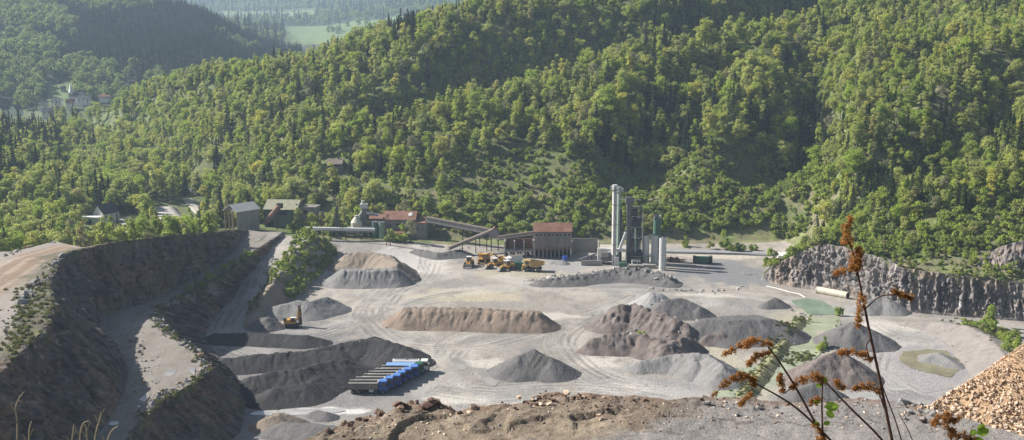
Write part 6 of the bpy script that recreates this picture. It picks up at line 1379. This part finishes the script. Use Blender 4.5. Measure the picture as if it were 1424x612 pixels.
def stem(label, pts, w0, w1, heads=(), leaves=(), twigs=(), seed=0, name='dead_flower_stem', m=None, Y=YN):
    c = curve(pts, 10, Y); org = np.array(c[0]); t = thing(name, label, 'plant stem', tuple(org)); n = len(c)
    v, f = tube([tuple(p - org) for p in c], [(w0 + (w1 - w0) * i / (n - 1)) / PM for i in range(n)], 7); part('stalk', t, m or m_stem, (v, f))
    for k, tw in enumerate(twigs):
        cc = curve(tw, 8, Y); v, f = tube([tuple(p - org) for p in cc], [w1 * .8 / PM] * len(cc), 5); part('twig', t, m or m_stem, (v, f))
    for k, (hp, rp) in enumerate(heads): panicle(t, org, hp, rp, seed * 11 + k)
    for k, (a, b, ang, ln) in enumerate(leaves):
        p = np.array(tuple(PY(a, b, Y))) - org; d = np.array([math.cos(ang), -.35, math.sin(ang)]) * ln / PM; s = np.array([-math.sin(ang), .3, math.cos(ang)]) * ln * .34 / PM
        V = [p, p + d * .3 + s, p + d * .7 + s * .9, p + d, p + d * .7 - s * .9, p + d * .3 - s, p + d * .45 + np.array([0, .1, -.02]) * ln / PM]
        link('leaf', mesh('leaf', V, [(0, 1, 6), (1, 2, 6), (2, 3, 6), (3, 4, 6), (4, 5, 6), (5, 0, 6)], [m_gl]), t)
    return t
stem('tallest dead stem with thick rusty seed head at the top', [(1256, 680), (1238, 600), (1222, 520), (1208, 455), (1198, 405), (1191, 370)], 2.6, 1.3,
     [([(1192, 372), (1186, 350), (1176, 325), (1183, 303)], 9.5), ([(1192, 372), (1180, 374), (1161, 381)], 5), ([(1198, 412), (1195, 430), (1193, 452)], 8.5), ([(1190, 372), (1196, 360), (1193, 345)], 6), ([(1210, 502), (1200, 492), (1182, 488), (1166, 492)], 6), ([(1222, 545), (1208, 537), (1188, 541)], 6), ([(1268, 415), (1254, 410), (1242, 404)], 4)],
     twigs=[[(1216, 495), (1210, 502)], [(1232, 575), (1222, 545)], [(1191, 385), (1192, 372)], [(1203, 430), (1225, 412), (1254, 410)], [(1212, 470), (1205, 480), (1208, 497)]], seed=1)
stem('long leaning dead stem with arched seed head, highest on the left', [(1180, 690), (1150, 620), (1110, 545), (1085, 505), (1068, 482)], 2.0, 1.1, [([(1072, 480), (1055, 474), (1035, 480), (1006, 493)], 6.5), ([(1070, 490), (1052, 496), (1038, 508)], 5)], seed=2)
stem('low leaning dead stem with arched seed head over the pale pond', [(1180, 640), (1140, 597), (1100, 562), (1052, 534)], 2.0, 1.1, [([(1050, 536), (1040, 525), (1020, 525), (991, 551)], 7), ([(1046, 548), (1038, 555), (1030, 563)], 5)], seed=3)
stem('dead stem leaning left across the tall one with drooping head', [(1262, 660), (1225, 610), (1180, 565), (1147, 530)], 2.0, 1.1, [([(1146, 532), (1135, 524), (1118, 527), (1100, 540)], 6.5), ([(1090, 545), (1086, 532), (1084, 521)], 5.5), ([(1172, 540), (1166, 534), (1163, 529)], 4.5)], twigs=[[(1100, 540), (1092, 546)]], seed=4)
stem('short stem with fresh green leaves between the dead ones', [(1147, 660), (1144, 600), (1143, 560), (1144, 528)], 1.8, .9, [([(1128, 560), (1138, 554)], 4.5), ([(1140, 600), (1136, 592), (1132, 590)], 5), ([(1138, 612), (1146, 607)], 6)], [(1146, 566, .2, 20), (1148, 572, -.5, 14), (1143, 534, 1.2, 12), (1142, 538, 2.6, 10), (1141, 560, 2.9, 12), (1145, 590, .5, 10), (1140, 592, 2.6, 12)], seed=5)
stem('thin bare stem rising right of the tallest one', [(1270, 680), (1250, 600), (1232, 550), (1225, 530)], 1.2, .7, seed=6)
stem('thin bare twig right of the tallest stem, lowest', [(1290, 680), (1268, 610), (1250, 575)], .9, .5, seed=7)
stem('stubby stem with bushy orange seed heads at the bottom right', [(1335, 690), (1325, 640), (1322, 600)], 2.0, 1.2, [([(1326, 605), (1318, 590), (1335, 580)], 9), ([(1295, 590), (1308, 582), (1322, 576)], 6), ([(1330, 612), (1345, 606), (1352, 612)], 10)], [(1358, 604, .6, 18), (1356, 606, 2.2, 14), (1362, 600, 1.4, 14), (1352, 612, 0, 16)], seed=8)
# thin dry stalks at the lower left
for i, (pts, lab) in enumerate([([(18, 690), (24, 600), (22, 565), (33, 545)], 'forked dry stalk at the far left bottom'), ([(45, 690), (40, 610), (44, 585)], 'short dry stalk second from the left'), ([(108, 690), (112, 600), (124, 585)], 'dry stalk with curved tip near the left bottom'),
                              ([(122, 690), (132, 610), (139, 582), (140, 572)], 'dry stalk with tufted tip at the lower left'), ([(126, 690), (120, 600), (116, 592)], 'thin dry stalk leaning left at the lower left'), ([(146, 690), (150, 612), (164, 592)], 'thin dry stalk leaning right at the lower left'), ([(88, 690), (100, 612), (103, 590)], 'lone dry stalk between the left stalks')]):
    stem(lab, pts, 1.3, .55, m=m_straw, seed=20 + i, name='dry_stalk', twigs=[[(pts[-2][0], pts[-2][1]), (pts[-2][0] + 6, pts[-2][1] - 14)], [(pts[-2][0] - 1, pts[-2][1] + 8), (pts[-2][0] - 8, pts[-2][1] - 6)]])
# ------------------------------------------------------------------ single plants of the quarry
rv = np.random.default_rng(77)
def strip(zone, pts, n, spread, s0, s1, z=None, v=(0, 1, 2, 3)):
    W = [(P3(a, b, z) if z is not None else P3(a, b, 0)) for a, b in pts]; L = np.r_[0, np.cumsum([(q - p).length for p, q in zip(W[:-1], W[1:])])]
    for i in range(n):
        s = rv.uniform(0, L[-1]); x = np.interp(s, L, [w.x for w in W]) + rv.normal() * spread; y = np.interp(s, L, [w.y for w in W]) + rv.normal() * spread
        sc = rv.uniform(s0, s1); PLANTS.append(('h', x, y, z if z is not None else hz(x, y), int(rv.choice(v)), rv.uniform(0, 6.28), sc, sc * rv.uniform(.9, 1.2), zone))
strip('rim', [(300, 385), (270, 403), (240, 415)], 10, .8, .35, .9, ZB)
strip('rim', [(345, 355), (320, 372), (295, 388)], 12, .8, .3, .8, ZB)
strip('rimfar', [(338, 321), (290, 325), (240, 330), (190, 336), (140, 344)], 75, 2.2, .45, 1.3)
strip('pond', [(1095, 500), (1110, 494), (1130, 490), (1075, 520)], 5, 1.2, .25, .45); strip('pond', [(1165, 440), (1168, 436)], 2, .4, .7, .9); strip('pond', [(1127, 447), (1110, 452)], 3, .5, .5, .8); strip('pond', [(1143, 488), (1146, 482)], 3, .4, .6, .9); strip('pond', [(1070, 540), (1060, 560), (1085, 480)], 4, 1.0, .2, .4)
strip('pit', [(1345, 452), (1375, 463), (1400, 478), (1424, 492)], 34, 2.2, .5, 1.1, None, (0, 1, 2)); strip('pit', [(1376, 450), (1378, 470)], 3, .4, 1.2, 1.5, None, (3,)); strip('pit', [(1410, 500), (1440, 510)], 8, 2, .7, 1.3)
strip('waste', [(893, 478), (896, 480)], 2, .3, .9, 1.1); strip('toe', [(355, 425), (350, 440)], 6, .8, .35, .7)
strip('road', [(985, 351), (1000, 351), (1013, 352), (1030, 353)], 7, .8, 1.1, 1.6); strip('road', [(1040, 351), (1060, 354)], 4, .8, .5, .9); strip('road', [(940, 347), (960, 348)], 3, .6, .6, 1.0)
# ------------------------------------------------------------------ far woods
X, Y, r = jitter_grid(905, 1720, 6.5, seed=21, qlim=.53)
k = (X / Y < -.14); X, Y = X[k], Y[k]
Z = H(X, Y); px, py = to_px(X, Y, Z)
k = (px > -120) & (px < 420) & ~((Y > 955) & (Y < 1090) & (px > 60) & (px < 100)) & ~((Y < 1000) & (px < 200) & (r.random(len(X)) < .8)) & ~((Y < 1010) & (px > 95) & (px < 165)) & ~((Y < 985) & (px < 75))
X, Y, Z, px, py = [a[k] for a in (X, Y, Z, px, py)]; n = len(X)
f = fbm(X / 130., Y / 170., 4, 4); jp = 60 * fbm(X / 60., Y / 60., 3, 2); jq = 25 * fbm(X / 60. + 9, Y / 60., 3, 2)
px, py = px + jp, py + jq
bro = (f > .14) | ((px < 120) & (py > 40) & (f > -.05)) | ((py > 85) & (px < 200) & (f > -.15)) | ((px > 215) & (px < 350) & (py > 60) & (f > 0.05)) | ((px < 100) & (py < 50) & (f > -.05))
bro &= ~((px > 100) & (px < 300) & (py > 15) & (py < 85) & (f < .35))
s_ = r.uniform(.7, 1.1, n)
scatter('far_spruce_forest', 'dark bluish spruce forest on the far left hill', C_FSP, np.stack([X, Y, Z], 1)[~bro], r.uniform(0, 6, (~bro).sum()), np.repeat(s_[~bro][:, None] * .8, 3, 1), r.integers(0, 3, (~bro).sum()))
kk = bro & (r.random(n) < .55)
scatter('far_broadleaf_wood', 'pale green broadleaf woods on the far left hill', C_FBR, np.stack([X, Y, Z], 1)[kk], r.uniform(0, 6, kk.sum()), np.repeat(s_[kk][:, None], 3, 1), r.integers(0, 3, kk.sum()))
# woods and hedges far up the valley
X, Y, r = jitter_grid(1720, 5200, 20, seed=22, qlim=.53)
px = 712 + X / Y * FPX / .987
k = (px > -100) & (px < 660) & ~((Y < 1960) & (px > 385)) & ~((Y > 1950) & (Y < 2750) & (px > 395)) & ~((Y > 2950) & (Y < 3450) & (px > 285) & (px < 440))
hedge = (np.abs(Y - 2420 - (px - 470) * 2.2) < 22) & (px > 448) & (px < 560) & (r.random(len(X)) < .6)
k |= hedge
X, Y = X[k], Y[k]; Z = H(X, Y); n = len(X); s_ = r.uniform(1.0, 1.7, n)
sp = (r.random(n) < .35)
scatter('distant_broadleaf_woods', 'hazy woods and hedges on the farthest hills', C_FBR, np.stack([X, Y, Z], 1)[~sp], r.uniform(0, 6, (~sp).sum()), np.repeat(s_[~sp][:, None], 3, 1), r.integers(0, 3, (~sp).sum()))
scatter('distant_spruce_woods', 'hazy dark conifer woods on the farthest hills', C_FSP, np.stack([X, Y, Z], 1)[sp], r.uniform(0, 6, sp.sum()), np.repeat(s_[sp][:, None] * 1.2, 3, 1), r.integers(0, 3, sp.sum()))

# ------------------------------------------------------------------ the air
hv = [(sx, sy, sz) for sx in (-4000, 4000) for sy in (-60, 6900) for sz in (-12, 372)]
hf = [(0, 1, 3, 2), (4, 6, 7, 5), (0, 4, 5, 1), (2, 3, 7, 6), (0, 2, 6, 4), (1, 5, 7, 3)]
hm = bpy.data.materials.new('haze_air'); hm.use_nodes = True
hn = hm.node_tree; hn.nodes.remove(hn.nodes['Principled BSDF'])
pv = hn.nodes.new('ShaderNodeVolumePrincipled'); pv.inputs['Density'].default_value = 1.45e-4; pv.inputs['Color'].default_value = (.60, .78, 1, 1); pv.inputs['Anisotropy'].default_value = 0.2
hn.links.new(pv.outputs[0], hn.nodes['Material Output'].inputs['Volume'])
tag(link('haze', mesh('haze', hv, hf, [hm])), 'thin bluish haze in the valley air', kind='stuff')
# ------------------------------------------------------------------ put the plants out: up to 300 of a kind singly, the rest as masses
KINDS = {'b': ('broadleaf_tree', BROAD, C_BRO, 'tree'), 's': ('spruce_tree', SPRUCE, C_SPR, 'tree'), 'h': ('shrub', BUSH, C_BUS, 'shrub')}
PLACES = [(0, 110, 'in the valley beyond the plateau track'), (110, 175, 'in the valley beside the white gabled house'), (175, 240, 'in the valley behind the upper rock wall'), (240, 300, 'in the valley left of the open shed'), (300, 425, 'on the slope behind the green shed'), (425, 600, 'on the slope behind the red-roofed works'), (600, 740, 'on the slope behind the conveyors'),
          (740, 835, 'on the slope behind the bin building'), (835, 940, 'on the slope behind the chimneys and silos'), (940, 1150, 'on the slope behind the yard road'), (1150, 2000, 'on the slope above the right rock face')]
SHRUB = {'cliff': 'green shrub on top of the right rock face', 'bank': 'green shrub on the bank behind the plant', 'mound': 'leafy shrub on the mound between haul road and heaps', 'rim': 'low shrub on the rim of the lower rock wall', 'rimfar': 'low shrub along the top of the upper rock wall',
         'pond': 'small shrub beside the green ponds', 'pit': 'green shrub right of the settling pit', 'waste': 'bright green bush on the purple rock waste heap', 'toe': 'shrub on the earthy mound by the haul road', 'road': 'bushy young tree beside the public road'}
SPECIAL = ['large round lime green tree, biggest crown on the middle hillside', 'smaller round lime green tree below the biggest crown', 'round lime green tree low on the right hillside', 'lime green tree at the edge of the wood above the road bank', 'lime green tree high on the left spur', 'lime green tree at the end of the left spur']
def put_plants():
    for kind in 'bsh':
        nm, shapes, coll, cat = KINDS[kind]
        L = [p for p in PLANTS if p[0] == kind]
        def size(p):
            a, b = to_px(p[1], p[2], p[3] + 3 * p[7]); vis = (-5 < a < 1429) and (2 < b < 612)
            w = {'hill': 1, 'bank': .8, 'cliff': 1.1, 'special': 99}.get(p[8], 4)
            return p[7] / p[2] * w if vis else 0
        L.sort(key=size, reverse=True)
        nsp = 0
        for p in L[:300]:
            a, b = to_px(p[1], p[2], p[3]); v = p[4] % len(shapes)
            where = next(w for lo, hi, w in PLACES if a < hi)
            if kind == 'h':
                lab = SHRUB[p[8]]; grp = 'shrubs: ' + p[8]
                if p[8] == 'mound':
                    part_ = ['lower', 'middle', 'upper'][min(2, int((p[2] - 338) / 27))]; lab = 'leafy shrub on the %s part of the mound beside the haul road' % part_; grp = 'shrubs on the %s mound' % part_
            elif p[8] == 'special': lab = SPECIAL[nsp]; nsp += 1; grp = None
            else:
                look = {'b': {6: 'lime green broadleaf tree', 7: 'grey half-bare broadleaf tree'}.get(v, 'spring green broadleaf tree'), 's': 'dark narrow spruce'}[kind]
                lab = look + ' ' + where; grp = lab.split(' on ')[0].split(' in ')[0] + 's ' + where
            M = dict(loc=(p[1], p[2], p[3]), rz=p[5])
            if kind == 'h':
                o = link(nm, shapes[v], **M)
            else:
                o = link(nm, None, **M); link('trunk', shapes[v][1], o); link('crown', shapes[v][0], o)
            o.scale = (p[6], p[6], p[7]); tag(o, lab, cat, grp)
        rest = L[300:]
        if rest:
            A = np.array([p[1:8] for p in rest], float)
            scatter({'b': 'broadleaf_wood', 's': 'scattered_spruces', 'h': 'scrub'}[kind], {'b': 'spring green broadleaf wood covering the hillside behind the plant', 's': 'dark spruces scattered through the broadleaf hillside wood', 'h': 'green scrub covering the bank and rock tops'}[kind],
                    coll, A[:, :3], A[:, 4], np.stack([A[:, 5], A[:, 5], A[:, 6]], 1), A[:, 3])
put_plants()
# grass and weeds along the rims, as one mass
gp = []
def weeds(pts, n, spread, z=None, top=None):
    W = [P3(a, b, c) for a, b, c in pts]; L = np.r_[0, np.cumsum([(q - p).length for p, q in zip(W[:-1], W[1:])])]
    for i in range(n):
        s = rv.uniform(0, L[-1]); x = np.interp(s, L, [w.x for w in W]) + rv.normal() * spread; y = np.interp(s, L, [w.y for w in W]) + rv.normal() * spread
        gp.append((x, y, (top(x, y) if top else hz(x, y)) - .1))
weeds([(a, b, ZB) for a, b in [(212, 437), (225, 455), (255, 478), (280, 497), (290, 515), (265, 534), (222, 557), (196, 580)]], 150, .7, top=lambda x, y: ZB)
weeds([(a[0], a[1], a[2]) for a, _ in U_PAIRS], 380, 1.2)
weeds([(a, b, ZB) for a, b in [(365, 345), (340, 361), (300, 389), (255, 411), (215, 428)]], 140, .8, top=lambda x, y: ZB)
weeds([(1112, 441, 0), (1098, 462, 0), (1075, 495, 0), (1045, 535, 0), (1000, 590, 0)], 260, 1.3, top=heap_top)
weeds([(1095, 502, 0), (1125, 492, 0)], 120, 2.0); weeds([(1335, 447, 0), (1380, 465, 0), (1424, 488, 0)], 260, 3.0, top=heap_top)
weeds([(a[0], a[1], a[2]) for a, _ in C_PAIRS[2:9]], 260, 1.2); weeds([(352, 440, 0), (375, 412, 0), (392, 396, 0)], 90, 1.6, top=heap_top)
weeds([(60, 392, 27), (45, 425, 27), (40, 450, 27), (15, 490, 27)], 260, 3.0)
gp = np.array(gp); sg = rv.uniform(.1, .3, len(gp))
scatter('weeds', 'grass and weeds growing along rims, pond edges and banks', C_WEE, gp, rv.uniform(0, 6, len(gp)), np.stack([sg * 1.3, sg * 1.3, sg], 1), rv.integers(0, 3, len(gp)))
